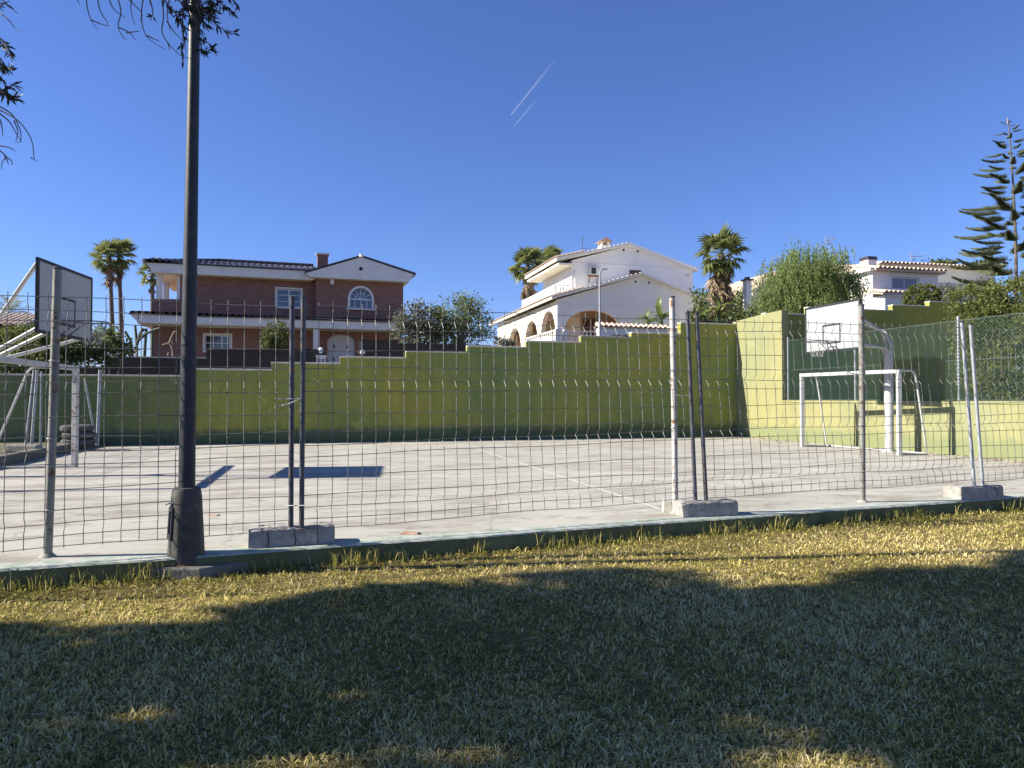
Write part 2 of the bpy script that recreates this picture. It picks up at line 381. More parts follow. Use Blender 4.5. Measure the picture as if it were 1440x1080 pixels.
# weathered green border paint along the front edge, worn through
dt = node(nt, 'ShaderNodeVectorMath', operation='DOT_PRODUCT'); dt.inputs[1].default_value = (EN.x, EN.y, 0); nt.links.new(co, dt.inputs[0])
d0 = EN.dot(E0)
mr = node(nt, 'ShaderNodeMapRange'); mr.inputs['From Min'].default_value = d0 + .30; mr.inputs['From Max'].default_value = d0 + .36; mr.inputs['To Min'].default_value = 1; mr.inputs['To Max'].default_value = 0
wb = noise(nt, co, 5, 6, .7); wa = node(nt, 'ShaderNodeMath', operation='MULTIPLY_ADD'); wa.inputs[1].default_value = .18; nt.links.new(wb, wa.inputs[0]); nt.links.new(dt.outputs['Value'], wa.inputs[2]); nt.links.new(wa.outputs[0], mr.inputs[0])
gp = ramp(nt, noise(nt, co, 6, 9, .75), [(.36, (.17, .25, .17)), (.5, (.36, .40, .34)), (.6, (.46, .46, .43)), (.66, (.15, .14, .13))])
sc_ = node(nt, 'ShaderNodeMath', operation='MULTIPLY'); sc_.inputs[1].default_value = .85; nt.links.new(mr.outputs[0], sc_.inputs[0])
k = mix(nt, sc_.outputs[0], k, gp)
# vertical faces: green paint
gn = node(nt, 'ShaderNodeNewGeometry'); sz = node(nt, 'ShaderNodeSeparateXYZ'); nt.links.new(gn.outputs['Normal'], sz.inputs[0])
lt = node(nt, 'ShaderNodeMath', operation='LESS_THAN'); lt.inputs[1].default_value = .5; nt.links.new(sz.outputs['Z'], lt.inputs[0])
k = mix(nt, lt.outputs[0], k, ramp(nt, noise(nt, co, 5, 8, .7), [(.35, (.085, .10, .045)), (.65, (.15, .165, .085))]))
nt.links.new(k, b.inputs['Base Color']); b.inputs['Roughness'].default_value = .9; b.inputs['Specular IOR Level'].default_value = .2
bump(nt, b, noise(nt, co, 30, 9, .8), .3, .012); M['court'] = m
# outline with a slightly broken front arris
pts = []
L = (NR - NL).length; N = 150
for i in range(N + 1):
    p = NL + ED * (L * i / N) + EN * (random.uniform(-.006, .012) + .012 * math.sin(i * .31)); pts.append((p.x, p.y))
far = [CR, CL]
outline = pts + [(p.x, p.y) for p in far]
mb = MB(); nO = len(outline)
ins = [(x + EN.x * .012, y + EN.y * .012) for x, y in pts] + outline[N + 1:]
mb.add([(x, y, -.05) for x, y in outline] + [(x, y, SLAB - .012) for x, y in outline] + [(x, y, SLAB) for x, y in ins],
       [(i, (i + 1) % nO, (i + 1) % nO + nO, i + nO) for i in range(nO)] + [(i + nO, (i + 1) % nO + nO, (i + 1) % nO + 2 * nO, i + 2 * nO) for i in range(nO)] + [tuple(range(2 * nO, 3 * nO))])
court = structure(mb.build('court_floor', M['court']), 'stained pale concrete sports court slab with green front edge')
# faded white court line (runs across the court) and joints
M['line'] = plain('worn_white_line', (.49, .475, .44), .85, .1, 4, .1, 60, c2=(.37, .35, .31))
def strip(a, b, w, z, name, mat, parent):
    d = (b - a).normalized(); n = Vector((-d.y, d.x, 0)) * w / 2
    s = MB().add([(*(a - n).xy, z), (*(b - n).xy, z), (*(b + n).xy, z), (*(a + n).xy, z)], [(0, 1, 2, 3)])
    return s.build(name, mat, parent)
la, lb = onz(668, 630.6, SLAB), onz(946, 722, SLAB)
strip(la, lb, .06, SLAB + .004, 'court_line', M['line'], court)
M['joint'] = plain('dark_joint', (.15, .14, .125), 1, .3, 5, 0)
for k_ in ():
    a_ = NL + ED * (k_ * 3.1 + .4); b_ = cross2(a_, VD, CL, FW.u); strip(a_ + EN * .02, b_ - EN * .02, .012, SLAB + .003, 'expansion_joint', M['joint'], court)

# left kerb with the strip beyond it
mb = MB(); kd = -VD; k0 = CL + VD * .1; nrm = Vector((kd.y, -kd.x, 0))            # nrm points into the court
def rib(p, w0, w1, z0, z1, q): return MB().slab([(a.x, a.y) for a in (p - nrm * w1, q - nrm * w1, q - nrm * w0, p - nrm * w0)], z0, z1)
mb = rib(CL + VD * .05, -.02, .22, .0, .34, NL)
structure(mb.build('kerb', M['plinth'], bevel=.015), 'raised concrete kerb along the left side of the court')  # shade of the face away from the sun is in the concrete colour
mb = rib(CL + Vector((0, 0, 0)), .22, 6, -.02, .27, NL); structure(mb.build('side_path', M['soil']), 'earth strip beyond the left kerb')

# ------------------------------------------------------------------ green boundary wall at the back
prof = [(-40,275,527),(275,381,519),(381,478,510),(478,571,502),(571,657,494),(657,740,487),(740,817,480),(817,888,473),(888,957,468),(957,1076,455),(1076,1136,441),(1136,1255,434),(1255,1307,429.5),(1307,1420,426)]
wall = thing('boundary_wall', FW.O, 'long green painted stepped wall along the back of the court', 'wall', rz=FW.a)
mb = MB()
for i, (a, c, y) in enumerate(prof):
    u0 = FW.hv(a, y, 0)[0]; u1 = FW.hv(c, y, 0)[0]; z = FW.hv((a + c) / 2, y, 0)[1]
    (MB() if i == 0 else mb).box(u0, u1, 0, .2, 0, z - .035)
    if i == 0: MB().box(u0, u1 - .002, 0, .2, 0, z - .035).build('shaded_section', M['far_wall_shade'], wall)  # leftmost section gets the paint darkened for shade
    MB().box(u0 + .004, u1 + .02, -.02, .23, z - .035, z + .01).build('coping', M['coping'], wall, bevel=.008)
mb.build('wall_body', M['far_wall'], wall)

# right wall: tall end piece, then a low run
RW = Frame(CR, math.degrees(math.atan2(VR.y, VR.x)))       # u runs towards the camera, v to the right
rw = thing('side_wall', RW.O, 'sunlit pale green wall along the right side of the court', 'wall', rz=RW.a)
mb = MB(); mb.prism([(-.2, 0), (2.29, 0), (2.29, 3.96), (1.2, 3.93), (-.2, 3.86)], .0, .24); mb.build('tall_end', M['right_wall'], rw, bevel=.01)
mb = MB(); mb.box(2.292, 14.2, .003, .22, 0, 1.25); mb.build('low_run', M['right_wall'], rw)
MB().box(2.294, 14.2, -.015, .24, 1.25, 1.31).build('coping', M['right_wall'], rw, bevel=.01)

# chain link fence on the low wall
cf = thing('chain_link_fence', RW.w(2.3, .11, 1.31), 'green chain link fence standing on the low right wall', 'fence', rz=RW.a)
H = 1.75
for u in (.12, 2.75, 5.75, 8.7, 11.5):
    MB().tube([(u, 0, -.1), (u, 0, H + .06)], .026, 8).lathe([(.03, H + .05), (.03, H + .075), (.005, H + .085)], (u, 0, 0), 8).build('post', M['galv'], cf, smooth=True)
mb = MB(); S = .075; Lc = 11.6
for sgn in (1, -1):
    t = -H
    while t < Lc:
        a, c = (t, 0.0), (t + H, H)
        if a[0] < .1: a = (.1, .1 - t)
        if c[0] > Lc: c = (Lc, Lc - t)
        if a[1] < H and c[1] > 0:
            za, zc = (a[1], c[1]) if sgn > 0 else (H - a[1], H - c[1])
            mb.bar((a[0], -.03 + .004 * sgn, za), (c[0], -.03 + .004 * sgn, zc), .0042)
        t += S
o = mb.build('wire_netting', M['greenlink'], cf); o['kind'] = 'stuff'
for z in (.02, H * .5, H - .02): MB().tube([(.1, -.02, z), (Lc, -.02, z)], .003, 5).build('tension_wire', M['galv'], cf)

# reed screen on posts along the left side
LF = Frame(CL + VD * .1 - nrm * .35, math.degrees(math.atan2(VD.y, VD.x)))
lf = thing('wire_fence', LF.O, 'dark green wire fence on the kerb behind the left goal', 'fence', rz=LF.a)
mb = MB(); u = 0.05
while u < 7.5:
    mb.bar((u, 0, .27), (u, 0, 1.84), .004); u += .055
for z in (.3, .6, .9, 1.2, 1.5, 1.8): mb.bar((0, .004, z), (7.5, .004, z), .0045)
mb.build('wire_mesh', M['greenlink'], lf)['kind'] = 'stuff'
for u in (2.6, 5.2, 7.5): MB().tube([(u, -.05, .2), (u, -.05, 1.95)], .025, 8).build('post', M['galv'], lf, smooth=True)
# corner post with its raking strut
p0 = onz(137, 623, .30); p0 = at(137, 623, 17.3)
cp = thing('corner_post', (p0.x, p0.y, .27), 'galvanised corner post with raking strut at the left wall corner', 'post')
MB().tube([(0, 0, -.05), (0.05, 0, at(139, 520, 17.3).z - .27)], .04, 10).build('upright', M['galv'], cp, smooth=True)
q = at(119, 532, 17.0); MB().tube([(-.02, -.02, .02), (q.x - p0.x, q.y - p0.y, q.z - .27)], .026, 8).build('strut', M['galv'], cp, smooth=True)
# ------------------------------------------------------------------ mobile mesh fence along the slab
FOLDS = [.10, .63, 1.16, 1.69]
ROWS = sorted([0] + [f + d for f in FOLDS for d in (0, .09, .27, .42)][:-2] + [1.86])
ROWS = [r for r in ROWS if r <= 1.865]
def vertical(parent, P, ux, nn, zt, bend):
    """one upright wire with its four V folds; P = foot on the panel line"""
    pts = [(0, zt + .03)]
    for f in FOLDS:
        pts += [(0, zt - f + .055), (bend, zt - f), (0, zt - f - .055)]
    pts.append((0, zt - 1.86))
    return MB().tube([P + nn * d + Vector((0, 0, z)) for d, z in pts], .0026, 5, cap=False)
def panel(label, A, B, za, zb, leanA=(0,0), leanB=(0,0), mats=('dark_steel', 'dark_steel'), post=(True, True), foot=(.30, .30), seed=0):
    rnd = random.Random(seed)
    A = Vector((A[0], A[1], 0)); B = Vector((B[0], B[1], 0)); d = (B - A); L = d.length; ux = d.normalized(); nn = Vector((-ux.y, ux.x, 0))
    root = thing('mesh_fence_panel', (A.x, A.y, SLAB), label, 'fence panel', 'welded mesh fence panels along the slab edge')
    off = (A.x, A.y, SLAB)
    for P, ok, ln, mt, z, ft in ((A, post[0], leanA, mats[0], za, foot[0]), (B, post[1], leanB, mats[1], zb, foot[1])):
        if not ok: continue
        o = MB().tube([P + Vector((0, 0, ft)), P + Vector((ln[0], ln[1], z))], .021, 10).build('post', M[mt], root, smooth=True, off=off)
        MB().lathe([(.023, 0), (.023, .018), (.006, .024)], (P.x + ln[0], P.y + ln[1], z), 8).build('cap', M['black'], o, off=off)
    n = int(L / .121); lean = lambda t, z: Vector((leanA[0] * (1 - t) + leanB[0] * t, leanA[1] * (1 - t) + leanB[1] * t, 0)) * max(0, (z - .3) / 1.9)
    def place(t, z, dn=0):
        sag = .022 * math.sin(t * 7 + seed * 2.1) * math.sin(z * 1.4) + .014 * math.sin(z * 5 + t * 6) + .008 * math.sin(t * 23 + seed)
        return A + d * t + nn * (dn + sag) + lean(t, z) + Vector((0, 0, z))
    for i in range(1, n):
        t = i / n + rnd.uniform(-.001, .001); zt = za * (1 - t) + zb * t - .06
        pts = [(0, zt + .03)]
        jz = rnd.uniform(-.008, .008)
        for f in FOLDS:
            bd_ = .043 * rnd.uniform(.75, 1.15); pts += [(rnd.uniform(-.004, .004), zt - f + .05 + rnd.uniform(0, .012)), (bd_, zt - f + jz * .5), (rnd.uniform(-.004, .004), zt - f - .05 - rnd.uniform(0, .012))]
        pts.append((rnd.uniform(-.006, .006), zt - 1.865 + jz))
        MB().tube([place(t, z, dd) for dd, z in pts], .0032, 5, cap=False).build('vertical_wire', M['wire'], root, off=off)
    for r in ROWS:
        dn = .045 if any(abs(r - f) < .001 for f in FOLDS) else 0
        pts = [place(k / 14, za * (1 - k / 14) + zb * (k / 14) - .06 - r + .008 * math.sin(k * .8 + seed + r * 7), dn + .004) for k in range(15)]
        MB().tube(pts, .0033, 5, cap=False).build('horizontal_wire', M['wire'], root, off=off)
    return root
def px2(px, py, z): p = onz(px, py, z); return (p.x, p.y)
P1a, P1b = px2(409, 741, .30), px2(424, 742, .30)
P2a, P2b = px2(978, 703, .31), px2(993, 703, .31)
P3a, P3b = px2(1370, 683, .31), px2(1382, 682, .31)
PA = (P1a[0] - ED.x * 3.45, P1a[1] - ED.y * 3.45 - .1)
PD = (P3b[0] + ED.x * 3.4, P3b[1] + ED.y * 3.4)
pA = panel('leftmost mesh fence panel, passing behind the tall lamp post', PA, P1a, 2.17, 2.20, mats=('dark_steel', 'dark_steel'), post=(True, True), foot=(.15, .3), seed=1)
pB = panel('mesh fence panel between the two shaded dark post pairs, mid court', P1b, P2a, 2.20, 2.25, (0.005, 0), (-.075, 0), seed=2)
pC = panel('mesh fence panel in front of the right goal', P2b, P3a, 2.25, 2.29, (-.09, 0), (-.125, 0), mats=('dark_steel', 'galv'), seed=3)
pD = panel('mesh fence panel running out of view on the far right', P3b, PD, 2.27, 2.3, (-.125, 0), (0, 0), mats=('galv', 'galv'), foot=(.3, .15), seed=4)
# tie wires that hold the panels together
def tie(root, pts, name='tie_wire', r=.004):
    o = root.location; return MB().tube(pts, r, 5).build(name, M['galv'], root, off=(o.x, o.y, o.z))
A3 = Vector((P1a[0], P1a[1], 0)); B3 = Vector((P1b[0], P1b[1], 0))
tie(pA, [at(389, 561, A3.y - .03), at(408, 561, A3.y - .03), at(423, 561, A3.y - .03)])
tie(pA, [at(386, 573, A3.y - .04), at(405, 568, A3.y - .04), at(421, 562, A3.y - .03)])
tie(pA, [at(403, 711, A3.y - .03), at(428, 711, B3.y - .03)])
tie(pB, [at(948, 556, P2a[1] - .02), at(972, 556, P2a[1] - .03)])

# tall old posts of the earlier fence
def tall_post(px, py, topx, topy, r, mat, label):
    b_ = onz(px, py, SLAB); t_ = at(topx, topy, b_.y)
    root = thing('fence_post', (b_.x, b_.y, SLAB), label, 'post', 'tall tubular posts of the old fence')
    d = t_ - b_
    MB().tube([(0, 0, 0), d * .5 + Vector((.004, 0, 0)), d], r, 12).build('tube', M[mat], root, smooth=True)
    MB().lathe([(r * 1.06, 0), (r * 1.1, .012), (r * .8, .02)], d, 12).build('cap', M['dark_steel'], root, smooth=True)
    MB().lathe([(r * 2.0, 0.0), (r * 1.7, .012), (r * 1.05, .03)], (0, 0, 0), 12).build('mortar_collar', M['block'], root, smooth=True)
    for z in (.35, .9, 1.5):
        MB().lathe([(r * 1.02, z), (r * 1.16, z + .004), (r * 1.16, z + .012), (r * 1.02, z + .016)], d * (z / d.z) - Vector((0, 0, z)), 10).build('wire_tie', M['galv'], root, smooth=True)
    return root
tall_post(67, 783, 81, 379, .031, 'galv_rust', 'tall tubular post at the left, standing left of the lamp post')
tall_post(950, 722, 945, 419, .031, 'white_rust', 'tall pale tubular post just left of the middle dark post pair')
tall_post(1213, 706, 1211, 430, .033, 'galv_rust', 'tall rust stained post in front of the right hand hoop')

# concrete feet
def foot_block(c, rz, label, L=.68, W=.22, H_=.155, cracks=(), seed=0):
    root = thing('concrete_foot', (c[0], c[1], SLAB), label, 'fence foot', 'concrete feet of the mobile fence', rz=rz)
    rnd = random.Random(seed)
    mb = MB(); nx = 14; vs = []; fs = []
    us = [-L / 2 + L * i / nx for i in range(nx + 1)]
    prof_ = [(-W / 2, .0), (-W / 2 + .006, H_ - .02), (-W / 2 + .022, H_), (W / 2 - .022, H_), (W / 2 - .006, H_ - .02), (W / 2, 0)]
    for i, u in enumerate(us):
        k = .93 if i in (0, nx) else 1
        for v, z in prof_: vs.append((u + rnd.uniform(-.003, .003), v * k + rnd.uniform(-.003, .003), max(0, z * (k if z else 1) + (rnd.uniform(-.004, .004) if z else 0)) + .002))
    m_ = len(prof_)
    for i in range(nx):
        for k in range(m_):
            k2 = (k + 1) % m_; fs.append((i*m_+k, i*m_+k2, (i+1)*m_+k2, (i+1)*m_+k))
    fs += [tuple(range(m_)), tuple(range(nx * m_ + m_ - 1, nx * m_ - 1, -1))]
    fs = [f[::-1] for f in fs]
    mb.add(vs, fs).build('block', M['block'], root)
    for s_ in cracks: MB().tube([(s_, -W / 2 - .001, .01), (s_ + .008, -W / 2 + .001, .06), (s_ - .004, -W / 2 + .003, .1), (s_ + .003, -W / 2 + .006, H_ - .02)], [.005, .004, .005, .003], 5).build('crack', M['black'], root)
    for s_ in (-.24, .24): MB().lathe([(.02, H_ - .01), (.02, H_ + .006)], (s_, .03, 0), 8).build('socket', M['dark_steel'], root)
    return root
fa = math.atan2(ED.y, ED.x)
c1 = onz(405, 768, SLAB); foot_block((c1.x, c1.y + .11), fa - R(3), 'cracked concrete fence foot beside the lamp post', seed=1, cracks=(-.19, .02, .2))
c2 = onz(998, 727, SLAB); foot_block((c2.x, c2.y + .13), fa - R(8), 'concrete fence foot under the middle dark post pair', L=.62, seed=2)
c3 = onz(1380, 702, SLAB); foot_block((c3.x, c3.y + .15), fa - R(2), 'pale concrete fence foot at the far right of the slab edge', L=.66, W=.3, seed=3, cracks=(.2,))
c4 = onz(946, 722, SLAB); o = thing('broken_block', (c4.x - .03, c4.y + .12, SLAB), 'small pale broken block behind the pale tall post', 'block')
MB().add([(-.06,-.05,0),(.05,-.06,0),(.06,.05,0),(-.05,.06,0),(-.05,-.04,.13),(.04,-.05,.12),(.05,.04,.10),(-.045,.05,.125)], [(0,3,2,1),(4,5,6,7),(0,1,5,4),(1,2,6,5),(2,3,7,6),(3,0,4,7)]).build('chunk', M['coping'], o, bevel=.008)
# scrap of broken tile on the slab edge
c5 = onz(577, 751, SLAB)
o = MB().add([(-.09,-.03,0),(.07,-.04,0),(.1,.02,0),(-.05,.04,0),(-.08,-.025,.012),(.065,-.03,.018),(.09,.018,.01),(-.045,.035,.02)], [(0,3,2,1),(4,5,6,7),(0,1,5,4),(1,2,6,5),(2,3,7,6),(3,0,4,7)]).build('tile_scrap', M['clay'])
o.location = (c5.x, c5.y, SLAB + .002); tag(o, 'reddish scrap of broken tile lying on the slab edge', 'rubble')
c6 = onz(300, 725, SLAB)
o = MB().add([(-.06,-.02,0),(.05,-.03,0),(.07,.02,0),(-.03,.03,0),(-.05,-.015,.008),(.045,-.02,.012),(.06,.012,.008),(-.03,.02,.012)], [(0,3,2,1),(4,5,6,7),(0,1,5,4),(1,2,6,5),(2,3,7,6),(3,0,4,7)]).build('tile_scrap', M['clay'])
o.location = (c6.x, c6.y, SLAB + .002); tag(o, 'tiny reddish scrap on the court right of the lamp post', 'rubble')

# ------------------------------------------------------------------ lamp post
lb_ = onz(256, 812, 0); LP = Vector((lb_.x - .025, lb_.y + .12, 0))
lamp = thing('lamp_post', LP, 'tall dark grey lamp post with flared base on concrete plinth', 'lamp post')
MB().add([(-.21,-.20,-.05),(.19,-.19,-.05),(.62,.20,-.05),(-.20,.17,-.05),(-.205,-.195,.09),(.18,-.18,.085),(.6,.18,.075),(-.195,.165,.095)], [(0,3,2,1),(4,5,6,7),(0,1,5,4),(1,2,6,5),(2,3,7,6),(3,0,4,7)]).build('plinth', M['plinth'], lamp, bevel=.015)
MB().lathe([(.142, .085), (.138, .10), (.125, .36), (.112, .60), (.104, .655), (.098, .67), (.07, .675)], (0, 0, 0), 20).build('base_cover', M['lamp_base'], lamp, smooth=True)
bc = bpy.context.scene.objects
MB().bar((-.088, -.09, .28), (-.078, -.08, .53), .075, .02, up=(-.7, -.7, 0)).build('hatch', M['lamp'], lamp, bevel=.004)
MB().add([(-.115,-.10,.555),(-.06,-.10,.575),(-.08,.02,.575),(-.125,.02,.555),(-.12,-.105,.545),(-.06,-.10,.56),(-.08,.02,.56),(-.13,.02,.545)], [(3,2,1,0),(4,5,6,7),(0,1,5,4),(1,2,6,5),(2,3,7,6),(3,0,4,7)]).build('bent_flap', M['galv'], lamp)
MB().bar((-.093, -.10, .33), (-.085, -.092, .50), .018, .012, up=(-.7, -.7, 0)).build('hatch_clip', M['black'], lamp)
MB().lathe([(.146, .083), (.148, .092), (.135, .10)], (0, 0, 0), 20).build('rusted_foot_ring', M['rust'], lamp, smooth=True)
MB().tube([(0, 0, .6), (.004, 0, 1.6), (.018, 0, 3.2), (.035, 0, 5.2)], [.062, .058, .047, .038], 16).build('shaft', M['lamp'], lamp, smooth=True)
hd = MB().tube([(.035, 0, 5.2), (.05, 0, 5.5), (.25, -.05, 5.72), (.6, -.12, 5.78)], [.04, .035, .03, .03], 10).build('arm', M['lamp'], lamp, smooth=True)
MB().lathe([(.03, .06), (.16, .03), (.2, -.03), (.17, -.05), (.0, -.06)], (.75, -.15, 5.76), 14).build('lantern', M['lamp'], hd, smooth=True)

# ------------------------------------------------------------------ goals
def goal(P, Q, h, depth_top, depth_base, bdir, label, matp, rusty=None):
    P = Vector((P[0], P[1], SLAB)); Q = Vector((Q[0], Q[1], SLAB)); bd = Vector((bdir[0], bdir[1], 0)).normalized()
    root = thing('goal', P, label, 'goal', 'small white court goals'); off = P
    Z = Vector((0, 0, 1))
    for i, X in enumerate((P, Q)):
        MB().bar(X, X + Z * h, .085).build('post', M[rusty if (i == 0 and rusty) else matp], root, bevel=.006, off=off)
        c = X + Z * (h - .03); r = .12
        e = c + bd * depth_top
        leg = (X + bd * depth_base + Z * .02)
        dd = (leg - e).normalized()
        pts = [c, e - bd * r] + [e - bd * r * (1 - t) ** 2 + dd * r * t ** 2 for t in (.25, .5, .75)] + [e + dd * r, leg]
        MB().tube(pts, .021, 8).build('side_frame', M[matp], root, smooth=True, off=off)
        MB().tube([X + Z * .025, leg], .019, 8).build('ground_bar', M[matp], root, smooth=True, off=off)
    MB().bar(P + Z * (h - .042) + (P - Q).normalized() * .043, Q + Z * (h - .042) + (Q - P).normalized() * .043, .082).build('crossbar', M[matp], root, bevel=.006, off=off)
    MB().tube([P + bd * depth_base + Z * .025, Q + bd * depth_base + Z * .025], .019, 8).build('ground_bar', M[matp], root, smooth=True, off=off)
    return root
gl = onz(105, 657, SLAB); gl2 = gl + VD * 3.35
goal((gl.x, gl.y), (gl2.x, gl2.y), 1.79, .72, 1.35, (-.966, -.257), 'white steel goal with a rusty post at the left end of the court', 'white_steel', 'white_rust')
goal((7.28, 17.85), (8.27, 15.2), 1.84, .42, .72, (.966, .257), 'white steel goal at the right end of the court', 'white_steel')

# ------------------------------------------------------------------ basketball hoops
def hoop(label, A, B, zb, zt, face, pole, pole_top, arms, bow, rim_z, pole_r=.095):
    """A, B board ends (x, y); face = unit direction the board looks"""
    A = Vector((A[0], A[1], 0)); B = Vector((B[0], B[1], 0)); f = Vector((face[0], face[1], 0)).normalized(); d = (B - A).normalized(); L = (B - A).length
    pole = Vector((pole[0], pole[1], SLAB)); root = thing('basketball_hoop', pole, label, 'basketball hoop', 'court basketball hoops'); off = pole
    Z = Vector((0, 0, 1)); C = (A + B) / 2; H_ = zt - zb
    def rect(u0, u1, z0, z1, d0, d1):
        a = A + d * u0; c = A + d * u1
        return [a + f * d0 + Z * z0, c + f * d0 + Z * z0, c + f * d1 + Z * z0, a + f * d1 + Z * z0, a + f * d0 + Z * z1, c + f * d0 + Z * z1, c + f * d1 + Z * z1, a + f * d1 + Z * z1]
    BF = [(0,3,2,1),(4,5,6,7),(0,1,5,4),(1,2,6,5),(2,3,7,6),(3,0,4,7)]
    bd = MB().add(rect(0, L, zb, zt, -.012, .012), BF).build('backboard', M['board'], root, off=off)
    e = .035
    fr = MB()
    for u0, u1, z0, z1 in ((-.012, L + .012, zb - .012, zb + e), (-.012, L + .012, zt - e, zt + .012), (-.012, e, zb + e, zt - e), (L - e, L + .012, zb + e, zt - e)): fr.add(rect(u0, u1, z0, z1, -.02, .02), BF)
    fr.build('edge_frame', M['black'], bd, off=off)
    tq = MB(); c = L / 2; z0 = zb + .17
    for u0, u1, za, zc in ((c - .3, c + .3, z0, z0 + .04), (c - .3, c + .3, z0 + .41, z0 + .45), (c - .3, c - .26, z0 + .04, z0 + .41), (c + .26, c + .3, z0 + .04, z0 + .41)): tq.add(rect(u0, u1, za, zc, .0125, .0145), BF)
    tq.build('target_square', M['black'], bd, off=off)
    rc_ = C + f * .40 + Z * rim_z
    x, y = f, d
    ring = [rc_ + (x * math.cos(2 * math.pi * k / 20) + y * math.sin(2 * math.pi * k / 20)) * .225 for k in range(21)]
    rim = MB().tube(ring, .011, 6, cap=False).build('rim', M['dark_steel'], root, off=off)
    br = MB()
    for s in (-1, 1):
        br.tube([C + y * s * .14 + Z * (rim_z + .01) + f * .013, rc_ + y * s * .15 - x * .16], .010, 6)
        br.tube([C + y * s * .12 + Z * (rim_z - .20) + f * .013, rc_ + y * s * .13 - x * .18 - Z * .01], .010, 6)
    br.build('bracket', M['dark_steel'], rim, off=off)
    nb = MB(); tiers = [(.215, -.012), (.185, -.11), (.15, -.20), (.125, -.28), (.12, -.36)]
    for k in range(10):
        for s in (-1, 1):
            pts = []
            for t, (r_, z) in enumerate(tiers):
                a = 2 * math.pi * (k + s * .5 * t) / 10; pts.append(rc_ + (x * math.cos(a) + y * math.sin(a)) * r_ + Z * z)
            nb.tube(pts, .0035, 4, cap=False)
    nb.build('net', M['net'], root, off=off)['kind'] = 'stuff'
    pt = pole + Z * (pole_top - SLAB)
    MB().tube([pole, pt], pole_r, 16).build('pole', M['white_steel'], root, smooth=True, off=off)
    MB().lathe([(pole_r * 1.9, 0), (pole_r * 1.9, .015), (pole_r * 1.2, .02)], pole, 14).build('base_plate', M['white_steel'], root, off=off)
    for (u, z, zp, s, bent) in arms:
        tgt = A + d * u + Z * z - f * .013; st = pole + Z * (zp - SLAB) + y * s
        if bent:
            k = st + Z * bent; pts = [st, st + (k - st) * .7, k + (tgt - k) * .08 - Z * .02, k + (tgt - k) * .2, tgt]
        else: pts = [st, tgt]
        MB().tube(pts, bow, 8).build('arm', M['white_steel'], root, smooth=True, off=off)
    return root
# right hoop
hoop('white basketball hoop by the lit wall, right end of court', (7.1, 17.14), (7.56, 15.4), 2.45, 3.53, (-.966, -.257), (8.56, 16.15), 2.45,
     [(.5, 3.38, 2.0, .075, .85), (1.3, 3.38, 2.0, -.075, .85), (.5, 2.62, 1.9, .075, .62), (1.3, 2.62, 1.9, -.075, .62)], .032, 2.66)
# left hoop, pole just out of frame
hoop('basketball hoop above the rusty goal, left end of court', (-7.0, 10.45), (-7.27, 12.25), 2.35, 3.44, (.989, .148), (-8.42, 11.0), 2.02,
     [(.06, 3.40, 1.9, -.03, 0), (.08, 2.42, 1.85, -.05, 0), (.5, 2.42, 1.8, .0, 0), (1.75, 2.42, 1.85, .05, 0)], .03, 2.59)

# twin fence tubes on a foot beyond the left kerb, and the stack of tyres
q = at(34, 634, 14.6)
fp = thing('fence_post_pair', (q.x, q.y, .27), 'pair of leaning galvanised tubes on a foot behind the left kerb', 'post')
MB().box(-.32, .32, -.11, .11, 0, .15).build('foot', M['block'], fp, bevel=.03)
for a, c in (((36, 631), (47, 520)), ((44, 631), (51, 520))):
    s_ = at(*a, 14.6); t_ = at(*c, 14.6); MB().tube([(s_.x - q.x, 0, .1), (t_.x - q.x, .03, t_.z - .27)], .028, 8).build('tube', M['galv'], fp, smooth=True)
q = at(110, 623, 16.6)
for i, (dx, rr) in enumerate(((0, .36), (.02, .35), (-.03, .35))):
    t = thing('tyre', (q.x + dx, q.y, .27 + .16 * i), ('bottom', 'middle', 'topmost')[i] + ' tyre of the dusty stack behind the rusty goal post', 'tyre', 'tyres stacked in the left corner')
    MB().lathe([(rr * .55, .02), (rr * .8, .0), (rr * .97, .03), (rr, .08), (rr * .97, .13), (rr * .8, .16), (rr * .55, .14), (rr * .55, .02)], (0, 0, 0), 20).build('tread', M['tyre'], t, smooth=True)
# ------------------------------------------------------------------ building helpers
def tile_mesh(name, length, r, mat, thick=.018):
    """one column of barrel tile: along +x (down the slope), half round"""
    mb = MB(); n = 5; vs = []
    for x in (0, length):
        for rr in (r, r - thick):
            for k in range(n + 1):
                a = math.pi * k / n; vs.append((x, rr * math.cos(a), rr * math.sin(a)))
    fs = []
    for k in range(n):
        fs += [(k, k + 1, 2*(n+1) + k + 1, 2*(n+1) + k), (n+1+k+1, n+1+k, 3*(n+1)+k, 3*(n+1)+k+1), (k, n+1+k, n+1+k+1, k+1), (2*(n+1)+k+1, 3*(n+1)+k+1, 3*(n+1)+k, 2*(n+1)+k)]
    me = bpy.data.meshes.new(name); me.from_pydata(vs, [], fs); me.materials.append(mat); return me
def tiles(parent, a, b, down, pitch, length, mat, r=None, name='roof_tile', jitter=.01, seed=1):
    """columns of barrel tiles whose lower ends lie on the line a-b, running up against 'down' (local coords)"""
    rnd = random.Random(seed); a = Vector(a); b = Vector(b); dn = Vector(down).normalized(); r = r or pitch * .42
    me = tile_mesh(name, length, r, mat); n = max(1, round((b - a).length / pitch)); ax = (b - a).normalized()
    zz = dn.cross(ax); zz = zz if zz.z > 0 else -zz; yy = zz.cross(dn)
    rot = Matrix((dn, yy, zz)).transposed().to_euler()
    for i in range(n):
        p = a + (b - a) * ((i + .5) / n) - dn * length + Vector((0, 0, rnd.uniform(0, jitter)))
        o = bpy.data.objects.new(name, me); col.objects.link(o); o.parent = parent; o.location = p; o.rotation_euler = rot
